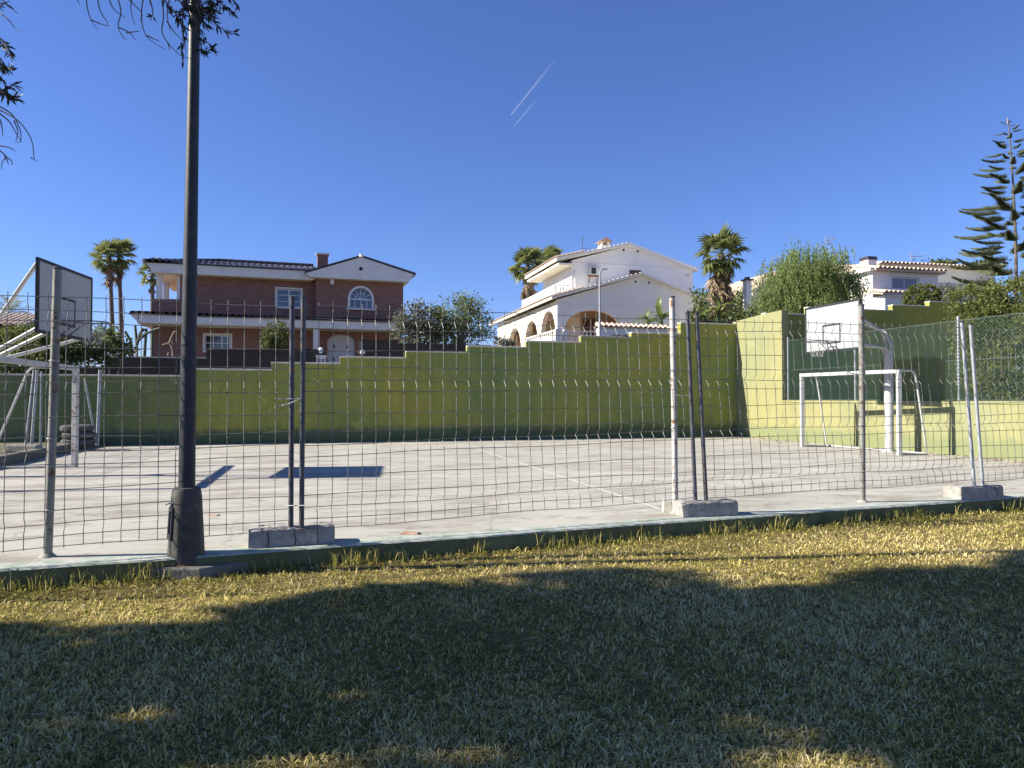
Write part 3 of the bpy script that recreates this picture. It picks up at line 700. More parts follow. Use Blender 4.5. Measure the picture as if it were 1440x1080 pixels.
def window(parent, u0, u1, z0, z1, v, cols=2, rows=1, fw=.07, depth=.12, sill=True, glass='glass', blind=0.0):
    """frame, panes and sill set into an opening whose outer face is at v"""
    fr = MB(); d0, d1 = v + depth - .05, v + depth
    fr.box(u0, u1, d0, d1, z0, z0 + fw).box(u0, u1, d0, d1, z1 - fw, z1).box(u0, u0 + fw, d0, d1, z0 + fw, z1 - fw).box(u1 - fw, u1, d0, d1, z0 + fw, z1 - fw)
    for k in range(1, cols):
        c = u0 + (u1 - u0) * k / cols; fr.box(c - fw * .45, c + fw * .45, d0 + .003, d1, z0 + fw, z1 - fw)
    W = fr.build('window', M['frame'], parent)
    for i in range(cols):
        for j in range(rows):
            a = u0 + (u1 - u0) * i / cols; c = u0 + (u1 - u0) * (i + 1) / cols; e = z0 + (z1 - z0) * j / rows; g_ = z0 + (z1 - z0) * (j + 1) / rows
            MB().box(a + .02, c - .02, d1 - .022, d1 - .012, e + .015, g_ - .015).build('pane', M[glass], W)
    for j in range(1, rows):
        e = z0 + (z1 - z0) * j / rows; MB().box(u0 + fw, u1 - fw, d0 - .004, d0 + .02, e - .02, e + .02).build('glazing_bar', M['frame'], W)
    if blind: MB().box(u0 + fw, u1 - fw, d1 + .02, d1 + .03, z1 - (z1 - z0) * blind, z1 - .02).build('blind', M['blind'], W)
    if sill: MB().box(u0 - .08, u1 + .08, v - .06, v + depth, z0 - .07, z0 - .002).build('sill', M['trim'], W)
    s = MB(); s.box(u0 - .09, u0 - .002, v - .03, v + .05, z0 - .002, z1 + .09).box(u1 + .002, u1 + .09, v - .03, v + .05, z0 - .002, z1 + .09).box(u0 - .002, u1 + .002, v - .03, v + .05, z1 + .002, z1 + .09)
    s.build('surround', M['trim'], W)
    return W

# ------------------------------------------------------------------ brick house
o_ = at(300, 500, 40); BH = Frame((o_.x, o_.y, 2.0), 18)
bh = thing('brick_house', BH.O, 'two storey red brick house with white fascias and dark tiles', 'house', rz=BH.a)
U = lambda px, v=0, py=430: BH.hv(px, py, v)[0]
Zb = lambda px, py, v=0: BH.hv(px, py, v)[1]
uL, uT, uM, uR = U(217), U(253), U(444, -.6), U(567, -.6)
z1 = Zb(278, 386, -.7); z2 = Zb(278, 373, -.7)           # upper fascia
z3 = Zb(278, 456, -1.6); z4 = Zb(278, 445, -1.6)          # lower fascia
zf = z4 + .35                                             # first floor level
rects = []
win1 = (U(389), U(423.5), Zb(406, 432.5), Zb(406, 406.5))
MB().holes(uT, uM + .1, z3, z1 + .02, 0, .25, [win1]).build('upper_wall', M['brick'], bh)
window(bh, *win1, 0, cols=2, rows=3)
win2 = (U(288), U(324.5), Zb(306, 494), Zb(306, 471))
ga0, ga1 = U(460.5), U(499.5); gz = Zb(480, 481); grise = Zb(480, 470) - gz
mb = MB().holes(uL, ga0 - .6, 0, z3, 0, .25, [win2]); mb.arch(ga0 - .6, ga1 + .6, z3, ga0, ga1, gz, grise, 0, .25); mb.box(ga1 + .6, uR, 0, .25, 0, z3)
mb.build('ground_floor_wall', M['brick'], bh)
window(bh, *win2, 0, cols=3, rows=2, blind=.9)
# arched white door
n = 12; c = (ga0 + ga1) / 2; r_ = (ga1 - ga0) / 2
arc = [(c - r_ * math.cos(math.pi * k / n), gz + grise * math.sin(math.pi * k / n)) for k in range(n + 1)]
door = MB().prism([(ga0, .0), (ga1, .0)] + arc[::-1], .14, .2).build('arched_door', M['door'], bh)
MB().box(ga0, ga1, .115, .139, gz - .05, gz + .02).box(c - .02, c + .02, .12, .139, .1, gz - .05).build('door_rail', M['door'], door)
for du, dz in ((-.4, -.25), (.36, -.25), (-.42, -1.0), (-.02, -.85)):
    MB().add([(c + du - .07, .1, gz + dz - .1), (c + du + .07, .1, gz + dz - .1), (c + du, .1, gz + dz + .12), (c + du - .07, .138, gz + dz - .1), (c + du + .07, .138, gz + dz - .1), (c + du, .138, gz + dz + .12)], [(0,1,2),(3,5,4),(0,3,4,1),(1,4,5,2),(2,5,3,0)]).build('door_ornament', M['black'], door)
# house core (dark rooms behind the openings), floor slab
MB().box(uL + .26, uR - .26, .45, 8.0, 0, z3).box(uT + .2, uR - .26, .45, 8.0, z3, z1).build('house_body', M['brick'], bh)
# first floor soffit, fascia and skirt roof
uLe = U(182, -1.6); uRe = U(592, -1.6)
MB().box(uLe + .35, uRe - .4, -1.55, .6, z3 - .02, z3 + .06).build('lower_soffit', M['trim'], bh)
MB().prism_u([(-1.6, z3), (-1.25, z3 - .01), (-1.25, z4), (-1.6, z4)], uLe + .4, uRe - .4).build('lower_fascia', M['trim'], bh)
MB().prism([(uLe, z4), (uLe + .45, z3 - .02), (uLe + .45, z4)], -1.6, 2.4).build('lower_fascia', M['trim'], bh)
zs = z4 + .17
MB().prism_u([(-1.68, z4 + .0), (-1.68, z4 + .06), (0, zs + .06), (0, zs)], uLe - .05, uRe - .3).build('lower_roof_deck', M['dark_tile'], bh)
tiles(bh, (uLe, -1.78, z4 + .05), (uRe - .35, -1.78, z4 + .05), (0, -1.68, -.17), .33, 1.75, M['dark_tile'], r=.135)
# cross wall returns under the terrace: parapet, column, ceiling
pz = Zb(236, 423)
MB().box(uL, uT, .0, .22, z4 + .1, pz).box(uL, uL + .22, .22, 3.2, z4 + .1, pz).box(uL - .05, uT - .002, -.05, .26, pz, pz + .07).build('terrace_parapet', M['brick'], bh)
cu = U(223.5)
MB().box(cu - .15, cu + .15, .0, .3, pz + .07, z1).build('terrace_column', M['trim'], bh)
MB().box(uL + .02, uL + .3, 3.0, 3.25, pz, z1).build('terrace_column', M['trim'], bh)
MB().box(uT - .16, uT - .002, -.02, .3, pz + .07, z1).box(uL - .02, uT, -.02, .4, pz + .071, pz + .12).build('terrace_trim', M['trim'], bh)
# upper hipped roof
ue = U(203, -.7); um = U(434, -.7)
MB().box(ue + .45, um + .2, -.7, 6.5, z1, z1 + .08).build('upper_soffit', M['cream'], bh)
MB().prism_u([(-.72, z1 + .02), (-.5, z1 + .02), (-.5, z2), (-.72, z2)], ue + .3, um + .3).build('upper_fascia', M['trim'], bh)
MB().prism([(ue, z2), (ue + .45, z1 + .01), (ue + .45, z2)], -.7, 6.4).build('upper_fascia', M['trim'], bh)
rz_ = z2 + .95
mb = MB().add([(ue - .1, -.82, z2 + .01), (um + .5, -.82, z2 + .01), (um + .5, 3.0, rz_), (ue + 3.4, 3.0, rz_), (ue - .1, 6.6, z2 + .01), (um + .5, 6.6, z2 + .01)], [(0, 1, 2, 3), (0, 3, 4), (3, 2, 5, 4), (0, 4, 5, 1)])
mb.build('upper_roof_deck', M['dark_tile'], bh)
tiles(bh, (ue + .1, -.9, z2 + .05), (um + .35, -.9, z2 + .05), (0, -3.82, -.94), .33, 1.2, M['dark_tile'], r=.135, seed=2)
MB().tube([(ue + 3.4, 3, rz_ + .05), (um + .4, 3, rz_ + .05)], .12, 8).tube([(ue - .05, -.8, z2 + .08), (ue + 3.4, 3, rz_ + .05)], .11, 8).build('ridge', M['dark_tile'], bh)
# gabled wing
gv = -1.15
gA = BH.hv(430, 384, gv); gB = BH.hv(508, 361.5, gv); gC = BH.hv(582, 386, gv); gD = BH.hv(575, 396.5, gv); gE = BH.hv(437, 389.5, gv)
zt_ = gE[1]
aw = (U(490.5, -.6), U(524.5, -.6)); awz = Zb(507, 421, -.6); awr = Zb(507, 403.5, -.6) - awz; aw0 = Zb(507, 434, -.6)
mb = MB().box(uM, uR, -.6, 0, z3 + .3, aw0).arch(uM, uR, zt_ + .05, aw[0], aw[1], awz, awr, -.6, -.3, z0=aw0)
mb.box(uM, uM + .25, -.299, .0, aw0, zt_ + .05).box(uR - .25, uR, -.299, 7.5, aw0, zt_ + .05); mb.build('wing_wall', M['brick'], bh)
MB().box(uM + .26, uR - .26, .05, .2, aw0, zt_).build('wing_room', M['brick'], bh)
n = 14; c = (aw[0] + aw[1]) / 2; r_ = (aw[1] - aw[0]) / 2
def arcpts(k_, e_): return [(c - (r_ + e_) * math.cos(math.pi * k / n), awz + (awr + e_) * math.sin(math.pi * k / n)) for k in range(n + 1)]
fr = MB(); inn, out = arcpts(n, -.07), arcpts(n, 0.06)
for p, q, s_, t_ in zip(inn, inn[1:], out, out[1:]): fr.prism([p, q, t_, s_], -.64, -.46)
fr.box(c - r_ - .06, c - r_ + .07, -.64, -.46, aw0, awz).box(c + r_ - .07, c + r_ + .06, -.64, -.46, aw0, awz).box(c - r_ + .07, c + r_ - .07, -.55, -.46, aw0, aw0 + .07).box(c - r_ + .07, c + r_ - .07, -.56, -.46, awz - .04, awz + .04)
W = fr.build('arched_window', M['frame'], bh)
MB().box(c - r_ - .14, c + r_ + .14, -.74, -.46, aw0 - .09, aw0 - .002).build('sill', M['trim'], W)
for k in range(1, 4): MB().box(c - r_ + 2 * r_ * k / 4 - .022, c - r_ + 2 * r_ * k / 4 + .022, -.53, -.47, aw0 + .07, awz - .04).build('glazing_bar', M['frame'], W)
for k in range(1, 6):
    a = math.pi * k / 6; MB().bar((c, -.5, awz), (c - (r_ - .05) * math.cos(a), -.5, awz + (awr - .05) * math.sin(a)), .03).build('glazing_bar', M['frame'], W)
hr = [(c - r_ * .5 * math.cos(math.pi * k / 10), -.5, awz + awr * .5 * math.sin(math.pi * k / 10)) for k in range(11)]; MB().tube(hr, .018, 5).build('glazing_bar', M['frame'], W)
MB().prism([(c - r_, aw0 + .02), (c + r_, aw0 + .02), (c + r_, awz - .001), (c - r_, awz - .001)], -.47, -.462).build('pane', M['glass'], W)
MB().prism([(c - r_, awz + .001), (c + r_, awz + .001)] + arcpts(n, -.01)[::-1][1:-1], -.47, -.462).build('fanlight_pane', M['glass'], W)
MB().prism([gE, gD, gC, gB, gA], gv, 7.6).build('gable', M['trim'], bh)
MB().prism([(gB[0], gB[1] + .02), (gB[0], gB[1] + .12), (gA[0] - .05, gA[1] + .12), (gA[0] - .05, gA[1] + .01)], gv - .04, 7.8).prism([(gB[0] + .001, gB[1] + .02), (gC[0] + .12, gC[1] - .02), (gC[0] + .12, gC[1] + .10), (gB[0] + .001, gB[1] + .12)], gv - .04, 7.8).build('gable_roof', M['dark_tile'], bh)
MB().lathe([(.06, -.1), (.12, -.06), (.12, .1)], (gB[0], gv - .1, gB[1] + .05), 8).build('finial', M['trim'], bh)
vp = BH.hv(507.5, 378, gv); vm = MB()
vm.add([(vp[0] + .11 * math.cos(a), gv - .012, vp[1] + .11 * math.sin(a)) for a in [2 * math.pi * k / 12 for k in range(12)]], [tuple(range(12))]); vm.build('gable_vent', M['black'], bh)
MB().prism_u([(gv, gD[1]), (7.6, gD[1]), (7.6, gD[1] - .1)], gD[0], gD[0] + .05)
ab = BH.hv(467, 396.5, -.62); MB().box(ab[0] - .11, ab[0] + .11, -.74, -.62, ab[1] - .15, ab[1] + .15).build('alarm_box', M['frame'], bh, bevel=.02)
ch = BH.hv(453.5, 372, 3.0); cz = BH.hv(453, 357, 3.0)[1]
chm = MB().box(ch[0] - .32, ch[0] + .32, 2.7, 3.3, ch[1] - .8, cz - .1).build('chimney', M['brick'], bh)
MB().box(ch[0] - .4, ch[0] + .4, 2.62, 3.38, cz - .1, cz).build('cap', M['trim'], chm)
# porch column
pu = U(445, -1.3)
MB().box(pu - .17, pu + .17, -1.47, -1.13, 0, z3 - .02).box(pu - .2, pu + .2, -1.5, -1.1, 1.0, 1.1).build('porch_column', M['trim'], bh)

# ------------------------------------------------------------------ dark garden wall in front of the brick house
o_ = at(300, 515, 30); GW = Frame((o_.x, o_.y, 1.2), 15)
gw = thing('garden_wall', GW.O, 'dark brown stepped garden wall below the brick house', 'wall', rz=GW.a)
for i, (a, c_, y) in enumerate(((60,146,515),(146,290,501.5),(290,424,491),(424,457,491),(505,560,478),(560,690,484))):
    u0, u1 = GW.hv(a, y, 0)[0], GW.hv(c_, y, 0)[0]; z = GW.hv((a + c_) / 2, y, 0)[1]
    MB().box(u0, u1 - .003, 0, .2, 0, z - .05).build('wall_section', M['brown_wall'], gw)
    MB().box(u0, u1 + .02, -.02, .23, z - .05, z).build('coping', M['coping'] if i < 2 else M['brown_wall'], gw)
    MB().box(u1 - .001, u1 + .0, 0, .2, 0, .1)
for px, py, py2, lab in ((451, 493.5, 500, 'white globe lamp on the gate pier beside the arched door'), (509.5, 495.5, 503, 'white globe lamp to the right of the arched door')):
    p = GW.hv(px, py, .1); q = GW.w(p[0], .1, p[1]); zz = GW.hv(px, py2, .1)[1] - p[1]
    t = thing('globe_lamp', (q.x, q.y, q.z), lab, 'lamp', 'globe lamps on the gate piers')
    MB().lathe([(.155 * math.sin(math.pi * k / 8) + .002, -.155 * math.cos(math.pi * k / 8)) for k in range(9)], (0, 0, 0), 14).build('globe', M['lightglass'], t, smooth=True)
    MB().lathe([(.05, zz - .25), (.04, zz), (.07, -.15), (.08, -.12)], (0, 0, 0), 10).build('stem', M['frame'], t, smooth=True)
p = GW.hv(451.5, 506, .0); q = GW.w(p[0], 0, 0)
gp_ = thing('gate_pier', (q.x, q.y, 1.2), 'white capped gate pier with two dark number marks', 'gate pier', rz=GW.a)
hz = p[1]
MB().box(-.2, .2, -.05, .33, 0, hz + .13).build('shaft', M['plaster'], gp_)
MB().prism([(-.26, hz + .13), (.26, hz + .13), (.2, hz + .2), (-.2, hz + .2)], -.1, .38).build('cap', M['plaster'], gp_)
for s_ in (-.085, .085):
    MB().box(s_ - .055, s_ + .055, -.062, -.05, hz - .09, hz - .06).box(s_ - .055, s_ + .055, -.062, -.05, hz + .0, hz + .03).box(s_ + .025, s_ + .055, -.062, -.05, hz - .03, hz + .0).box(s_ - .055, s_ - .025, -.062, -.05, hz - .06, hz - .03).box(s_ - .055, s_ + .055, -.062, -.05, hz - .036, hz - .024).build('number_mark', M['black'], gp_)
p = GW.hv(509.5, 506, .0); q = GW.w(p[0], 0, 0)
gp_ = thing('gate_pier', (q.x, q.y, 1.2), 'dark gate pier right of the arched door, carrying a globe lamp', 'gate pier', rz=GW.a)
zz = GW.hv(509, 478, 0)[1]
MB().box(-.1, .12, 0, .3, 0, zz - 1).build('shaft', M['brown_wall'], gp_); MB().box(-.1, -.02, .0, .3, zz - 1, zz - .02).build('edge_trim', M['coping'], gp_)

# ------------------------------------------------------------------ white house with arcade
o_ = at(860, 480, 42); WH = Frame((o_.x, o_.y, 3.2), 15)
wh = thing('white_house', WH.O, 'white two storey house with gables, arched porch and balcony', 'house', rz=WH.a)
UU = lambda px, py, v: WH.hv(px, py, v)
uA = UU(783.5, 440, 0)[0]; uB = UU(1003, 440, 0)[0]
lA, lB, lC = UU(776, 417, -.35), UU(905, 383, -.35), UU(1012, 427, -.35)
# front porch wall
zw = UU(830, 431, 0)[1]; a0, a1 = UU(795, 460, 0)[0], UU(873, 460, 0)[0]; zsp = UU(832, 462, 0)[1]; zap = UU(832, 436, 0)[1]
mb = MB().arch(uA, a1 + .5, zw, a0, a1, zsp, zap - zsp, 0, .3, n=16, z0=.3); mb.box(a1 + .5, uB, 0, .3, .3, zw); mb.build('porch_wall', M['plaster'], wh)
gl_, gb_, gc_ = (uA, zw), (lB[0], lB[1] - .14), (uB, zw)
MB().prism([gl_, gc_, (uB, UU(1003, 426, 0)[1]), gb_, (uA, UU(783.5, 421, 0)[1])], .0, .3).build('porch_gable', M['plaster'], wh)
for px, py in ((893.5, 396), (912.5, 397.5)):
    p = UU(px, py, 0); MB().add([(p[0] + .07 * math.cos(2*math.pi*k/8), -.006, p[1] + .07 * math.sin(2*math.pi*k/8)) for k in range(8)], [tuple(range(8))]).build('gable_vent', M['black'], wh)
MB().box(uA, uB, -.015, -.001, UU(900, 432, 0)[1], UU(900, 430.7, 0)[1]).build('string_course', M['trim'], wh)
# lower roof (two slopes, running back)
vb = WH.hu(688, 471, lA[0])[0]
th = .13
MB().prism([(lA[0], lA[1] - th), (lB[0], lB[1] - th), (lB[0], lB[1]), (lA[0], lA[1])], -.35, vb).build('roof_slope', M['cream'], wh)
MB().prism([(lB[0] + .002, lB[1] - th), (lC[0], lC[1] - th), (lC[0], lC[1]), (lB[0] + .002, lB[1])], -.35, vb).build('roof_slope', M['plaster'], wh)
sl = (Vector((lA[0], 0, lA[1])) - Vector((lB[0], 0, lB[1])))
tiles(wh, (lA[0] - .05, -.3, lA[1] + .02), (lA[0] - .05, vb, lA[1] + .02), sl, .25, 2.2, M['pale_tile'], r=.1, seed=3)
tiles(wh, (lA[0] + .0, -.36, lA[1] + .03), (lB[0], -.36, lB[1] + .03), (0, -1, 0), .3, .25, M['pale_tile'], r=.035, name='verge_tile', seed=4)
# arcade on the sunny side
zTop = lambda v: zw + .35
ar = [(760.5, 781), (738, 756.5), (714.5, 733)]
mb = MB(); vprev = 0.3
for i, (xl, xr) in enumerate(ar):
    v0 = WH.hu(xr, 450, uA)[0]; v1 = WH.hu(xl, 450, uA)[0]; yt = (437, 451, 461)[i]; zt2 = WH.hu((xl + xr) / 2, yt, uA)[1]; r2 = (v1 - v0) / 2
    mb.arch(vprev, v1 + .25, zw + .3, v0, v1, zt2 - r2 * 1.0, r2, uA, uA + .3, n=12, z0=.3, along='v'); vprev = v1 + .25
mb.prism_u([(vprev, .3), (vb - 1, .3), (vb - 1, zw + .3), (vprev, zw + .3)], uA, uA + .3); mb.build('arcade_wall', M['cream'], wh)
# inner walls of the porch
MB().box(uA + 2.4, uB, 2.6, 2.8, .3, zw).build('porch_back_wall', M['tan'], wh)
MB().box(uA + .31, uA + 2.4, vprev, vprev + .2, .3, zw).build('arcade_end_wall', M['tan'], wh)
MB().box(uA + 2.2, uA + 2.4, 2.6, vb - 1, .3, zw + .2).build('inner_wall', M['cream'], wh)
MB().box(uA + .3, uB, .3, 2.6, zw - .02, zw + .05).box(uA + .3, uA + 2.2, 2.6, vb - 1, zw + .06, zw + .12).build('porch_ceiling', M['tan'], wh)
MB().box(uA - 1.2, uB, -1.5, vb, -.6, .3).build('porch_floor', M['clay'], wh)
d0, d1 = UU(820, 460, 2.55)[0], UU(840, 460, 2.55)[0]
dr = MB().box(d0, d1, 2.5, 2.59, .3, UU(830, 449, 2.55)[1]).build('porch_door', M['wood'], wh)
MB().box((d0 + d1) / 2 - .04, (d0 + d1) / 2 + .04, 2.47, 2.499, .3, UU(830, 449, 2.55)[1]).build('door_post', M['trim'], dr)
# balustrades
def balusters(parent, a, b, z0, z1, step, mat):
    a = Vector(a); b = Vector(b); n = max(2, round((b - a).length / step)); r = step * .3; hh = z1 - z0
    me0 = MB().lathe([(r * .7, .06), (r * .5, hh * .2), (r, hh * .38), (r * .75, hh * .6), (r * .45, hh * .8), (r * .7, hh - .07)], (0, 0, 0), 8).build('baluster', mat, parent, smooth=False)
    me0.location = (a.x, a.y, z0)
    for k in range(1, n + 1):
        p = a + (b - a) * (k / n); dup(me0, parent, (p.x, p.y, z0))
    MB().bar((a.x, a.y, z1 - .035), (b.x, b.y, z1 - .035), .16, .07).bar((a.x, a.y, z0 + .03), (b.x, b.y, z0 + .03), .16, .06).build('handrail', mat, parent)
zr = UU(800, 464.5, -1.3)[1]
bl0, bl1 = UU(786, 470, -1.3)[0], UU(842, 470, -1.3)[0]
balusters(wh, (bl0, -1.3, 0), (bl1, -1.3, 0), zr - .85, zr, .23, M['trim'])
vq = WH.hu(742, 480, bl0 - .25)[0]
balusters(wh, (bl0 - .25, -1.3, 0), (bl0 - .25, max(vq, 3), 0), zr - .85, zr, .4, M['trim'])
for u_ in (bl0 - .12, UU(792, 470, -1.35)[0] + .15): MB().box(u_ - .14, u_ + .14, -1.46, -1.16, zr - 1.2, zr + .04).build('pedestal', M['trim'], wh)
MB().box(uA - .02, uA + .28, -.06, -.004, .3, zsp).build('corner_pier', M['trim'], wh)
# upper storey
vU = 2.2
uC, uD = UU(804, 395, vU)[0], UU(974, 395, vU)[0]
tA, tB, tC = UU(782.5, 362, vU - .3), UU(885.5, 341, vU - .3), UU(982, 377.5, vU - .3)
zE = UU(804, 376, vU)[1]
vU2 = WH.hu(738, 399, tA[0])[0]
MB().prism([(uC, zw), (uD, zw), (uD, UU(974, 379, vU)[1]), (tB[0], tB[1] - .16), (uC, UU(804, 366, vU)[1])], vU, vU2 - .8).build('upper_walls', M['plaster'], wh)
MB().prism([(tA[0], tA[1] - .2), (tA[0] + .02, tA[1]), (tB[0], tB[1]), (tB[0], tB[1] - .16)], vU - .3, vU2).build('roof_slope', M['cream'], wh)
MB().prism([(tB[0] + .002, tB[1] - .16), (tB[0] + .002, tB[1]), (tC[0], tC[1]), (tC[0], tC[1] - .16)], vU - .3, vU2).build('roof_slope', M['plaster'], wh)
MB().box(tA[0] + .15, uC, vU - .25, vU2 - .1, tA[1] - .42, tA[1] - .3).build('eave_soffit', M['cream'], wh)
sl2 = (Vector((tA[0], 0, tA[1])) - Vector((tB[0], 0, tB[1])))
tiles(wh, (tA[0] - .05, vU - .25, tA[1] + .02), (tA[0] - .05, vU2, tA[1] + .02), sl2, .25, 2.0, M['pale_tile'], r=.1, seed=5)
tiles(wh, (tA[0], vU - .31, tA[1] + .03), (tB[0], vU - .31, tB[1] + .03), (0, -1, 0), .3, .25, M['pale_tile'], r=.035, name='verge_tile', seed=6)
tiles(wh, (tB[0], vU - .31, tB[1] + .03), (tC[0], vU - .31, tC[1] + .03), (0, -1, 0), .3, .25, M['pale_tile'], r=.035, name='verge_tile', seed=7)
for px, py in ((877, 351.5), (897, 353.5)):
    p = UU(px, py, vU); MB().add([(p[0] + .08 * math.cos(2*math.pi*k/8), vU - .006, p[1] + .08 * math.sin(2*math.pi*k/8)) for k in range(8)], [tuple(range(8))]).build('gable_vent', M['black'], wh)
zc = UU(890, 373, vU)[1]; MB().box(uC, uD, vU - .03, vU - .001, zc - .04, zc).build('string_course', M['trim'], wh)
MB().tube([(uC + .2, vU - .05, zw), (uC + .2, vU - .05, zE - .2)], .06, 8).build('drainpipe', M['trim'], wh)
p = UU(893.5, 385.5, vU); MB().box(p[0] - .4, p[0] + .42, vU - .02, vU + .0 - .001, p[1] - .25, p[1] + .25).build('shuttered_window', M['wood'], wh)
p = UU(967, 387.5, vU); MB().box(p[0] - .12, p[0] + .12, vU - .08, vU - .001, p[1] - .08, p[1] + .08).build('junction_box', M['ac'], wh)
# balcony
bu = UU(781, 410, vU)[0]; bz1 = UU(790, 400, vU)[1]; bz0 = UU(790, 411.5, vU)[1]
balusters(wh, (bu + .1, vU, 0), (uC - .1, vU, 0), bz0, bz1, .2, M['trim'])
vbal = WH.hu(734, 437, bu)[0]
MB().box(bu - .05, uC, vU - .1, vbal, bz0 - .25, bz0 - .002).build('balcony_slab', M['cream'], wh)
MB().box(bu, bu + .15, vU + .2, vbal, bz0, bz1 - .02).build('balcony_parapet', M['cream'], wh)
MB().box(bu + .2, bu + .35, vbal - 1.6, vbal - .1, 0, bz0 - .25).build('side_wall', M['cream'], wh)
# air conditioner on brackets
p = UU(834, 382.5, vU)
ac = MB().box(p[0] - .36, p[0] + .30, vU - .35, vU - .02, p[1] - .24, p[1] + .26).build('air_conditioner', M['ac'], wh, bevel=.02)
MB().box(p[0] - .25, p[0] + .05, vU - .362, vU - .351, p[1] - .18, p[1] + .20).build('fan_grille', M['black'], ac)
MB().bar((p[0] - .3, vU - .3, p[1] - .28), (p[0] - .3, vU, p[1] - .7), .04).bar((p[0] + .25, vU - .3, p[1] - .28), (p[0] + .25, vU, p[1] - .7), .04).box(p[0] - .36, p[0] + .3, vU - .34, vU, p[1] - .29, p[1] - .25).build('bracket', M['rust'], ac)
# chimney with a little tiled roof, aerial
p = UU(849, 349, vU + 2.5); q = UU(849, 335.5, vU + 2.5)[1]
cm = MB().box(p[0] - .3, p[0] + .3, vU + 2.2, vU + 2.8, p[1] - .6, p[1] + .12).box(p[0] - .28, p[0] - .16, vU + 2.22, vU + 2.34, p[1] + .12, q - .28).box(p[0] + .16, p[0] + .28, vU + 2.22, vU + 2.34, p[1] + .12, q - .28).box(p[0] - .28, p[0] + .28, vU + 2.66, vU + 2.78, p[1] + .12, q - .28).build('chimney', M['cream'], wh)
MB().prism([(p[0] - .48, q - .28), (p[0] + .48, q - .28), (p[0] + .04, q), (p[0] - .04, q)], vU + 2.05, vU + 2.95).build('chimney_roof', M['clay'], cm)
p = UU(819, 352, vU + 2); q = UU(819, 333, vU + 2)[1]
an = MB().tube([(p[0], vU + 2, p[1] - .5), (p[0], vU + 2, q)], .02, 6).tube([(p[0], vU + 2, p[1] + .1), (p[0] + .6, vU + 2, p[1] + .12)], .015, 5)
for k in range(5): an.tube([(p[0] - .1, vU + 1.9, q - .08 * k), (p[0] + .1, vU + 2.1, q - .08 * k)], .008, 4)
an.build('aerial', M['dark_steel'], wh)

# ------------------------------------------------------------------ low white wall with barrel tile coping, street light
o_ = at(900, 475, 31); TW = Frame((o_.x, o_.y, 2.6), 14)
tw = thing('tile_capped_wall', TW.O, 'low white wall capped with clay barrel tiles before the house', 'wall', rz=TW.a)
u0, u1 = TW.hv(843, 465, 0)[0], TW.hv(957, 465, 0)[0]; zt2 = TW.hv(895, 458.5, 0)[1]
MB().box(u0, u1, 0, .2, 0, zt2 - .1).box(u0 - .04, u0 + .18, -.05, .25, 0, zt2 - .099).build('wall_body', M['plaster'], tw)
tiles(tw, (u0 - .1, -.12, zt2 - .09), (u1, -.12, zt2 - .14), (0, -1, -.35), .225, .5, M['pale_tile'], r=.11, name='coping_tile', seed=8)
tiles(tw, (u0 - .1, .32, zt2 - .09), (u1, .32, zt2 - .14), (0, 1, -.35), .225, .3, M['pale_tile'], r=.11, name='coping_tile', seed=9)
for k in range(3):
    a = TW.hv(863 + k * 8, 472, 0); MB().box(a[0] - .1, a[0] + .1, -.01, -.001, a[1] - .05, a[1] + .04).build('pierced_block', M['clay'], tw)
p = at(843.5, 474, 29); s_ = p.z; q = at(843.5, 384, 29); base_z = hill(p.x, p.y)
sl_ = thing('street_light', (p.x, p.y, base_z), 'slim grey street light in front of the white house', 'street light')
top = q.z - base_z
MB().tube([(0, 0, 0), (0, 0, top * .5), (0, 0, top)], [.05, .045, .035], 10).build('pole', M['galv'], sl_, smooth=True)
MB().tube([(0, 0, top - .05), (.03, 0, top + .08), (.12, 0, top + .15)], .03, 8).build('bend', M['galv'], sl_, smooth=True)
MB().add([(.08, -.07, top + .12), (.33, -.06, top + .15), (.33, .06, top + .15), (.08, .07, top + .12), (.08, -.07, top + .17), (.3, -.05, top + .20), (.3, .05, top + .20), (.08, .07, top + .17)], [(0,3,2,1),(4,5,6,7),(0,1,5,4),(1,2,6,5),(2,3,7,6),(3,0,4,7)]).build('lantern', M['galv'], sl_)

# ------------------------------------------------------------------ house on the right with the blue shutters
o_ = at(1270, 430, 36); RH = Frame((o_.x, o_.y, 3.6), 15)
rh = thing('white_house', RH.O, 'white house on the right with clay tiled eaves and blue shutters', 'house', rz=RH.a)
UR = lambda px, py, v: RH.hv(px, py, v)
u0, u1 = UR(1227, 400, 0)[0], UR(1319, 400, 0)[0]; ze = UR(1270, 383, 0)[1]; zr_ = UR(1227, 377.5, 0)[1]
wn_ = (UR(1254, 400, 0)[0], UR(1292, 400, 0)[0], UR(1272, 407.5, 0)[1], UR(1272, 389.5, 0)[1])
vbk = RH.hu(1203, 400, u0)[0]
MB().holes(u0, u1, 0, ze, 0, .25, [wn_]).box(u0, u0 + .25, .25, vbk, 0, ze - .002).box(u1 - .25, u1, .25, vbk, 0, ze - .002).box(u0 + .25, u1 - .25, .5, .6, 0, ze - .01).build('walls', M['plaster'], rh)
Wd = window(rh, *wn_, 0, cols=2, rows=1, sill=True, glass='blind')
for k in range(9):
    z = wn_[2] + .08 + (wn_[3] - wn_[2] - .16) * k / 8; MB().box(wn_[0] + .08, wn_[1] - .08, .05, .068, z - .012, z + .012).build('shutter_slat', M['blind'], Wd)
MB().prism_u([(-.3, ze - .02), (-.3, ze + .08), (3, ze + .75), (3, ze)], u0 - .05, u1 + .2).build('roof_deck', M['pale_tile'], rh)
tiles(rh, (u0, -.4, ze + .08), (u1 + .2, -.4, ze + .08), (0, -3.3, -.67), .27, 3.4, M['pale_tile'], r=.11, seed=10)
MB().box(u0 - .3, u0, -.2, vbk, ze - .02, ze + .12).build('verge', M['plaster'], rh)
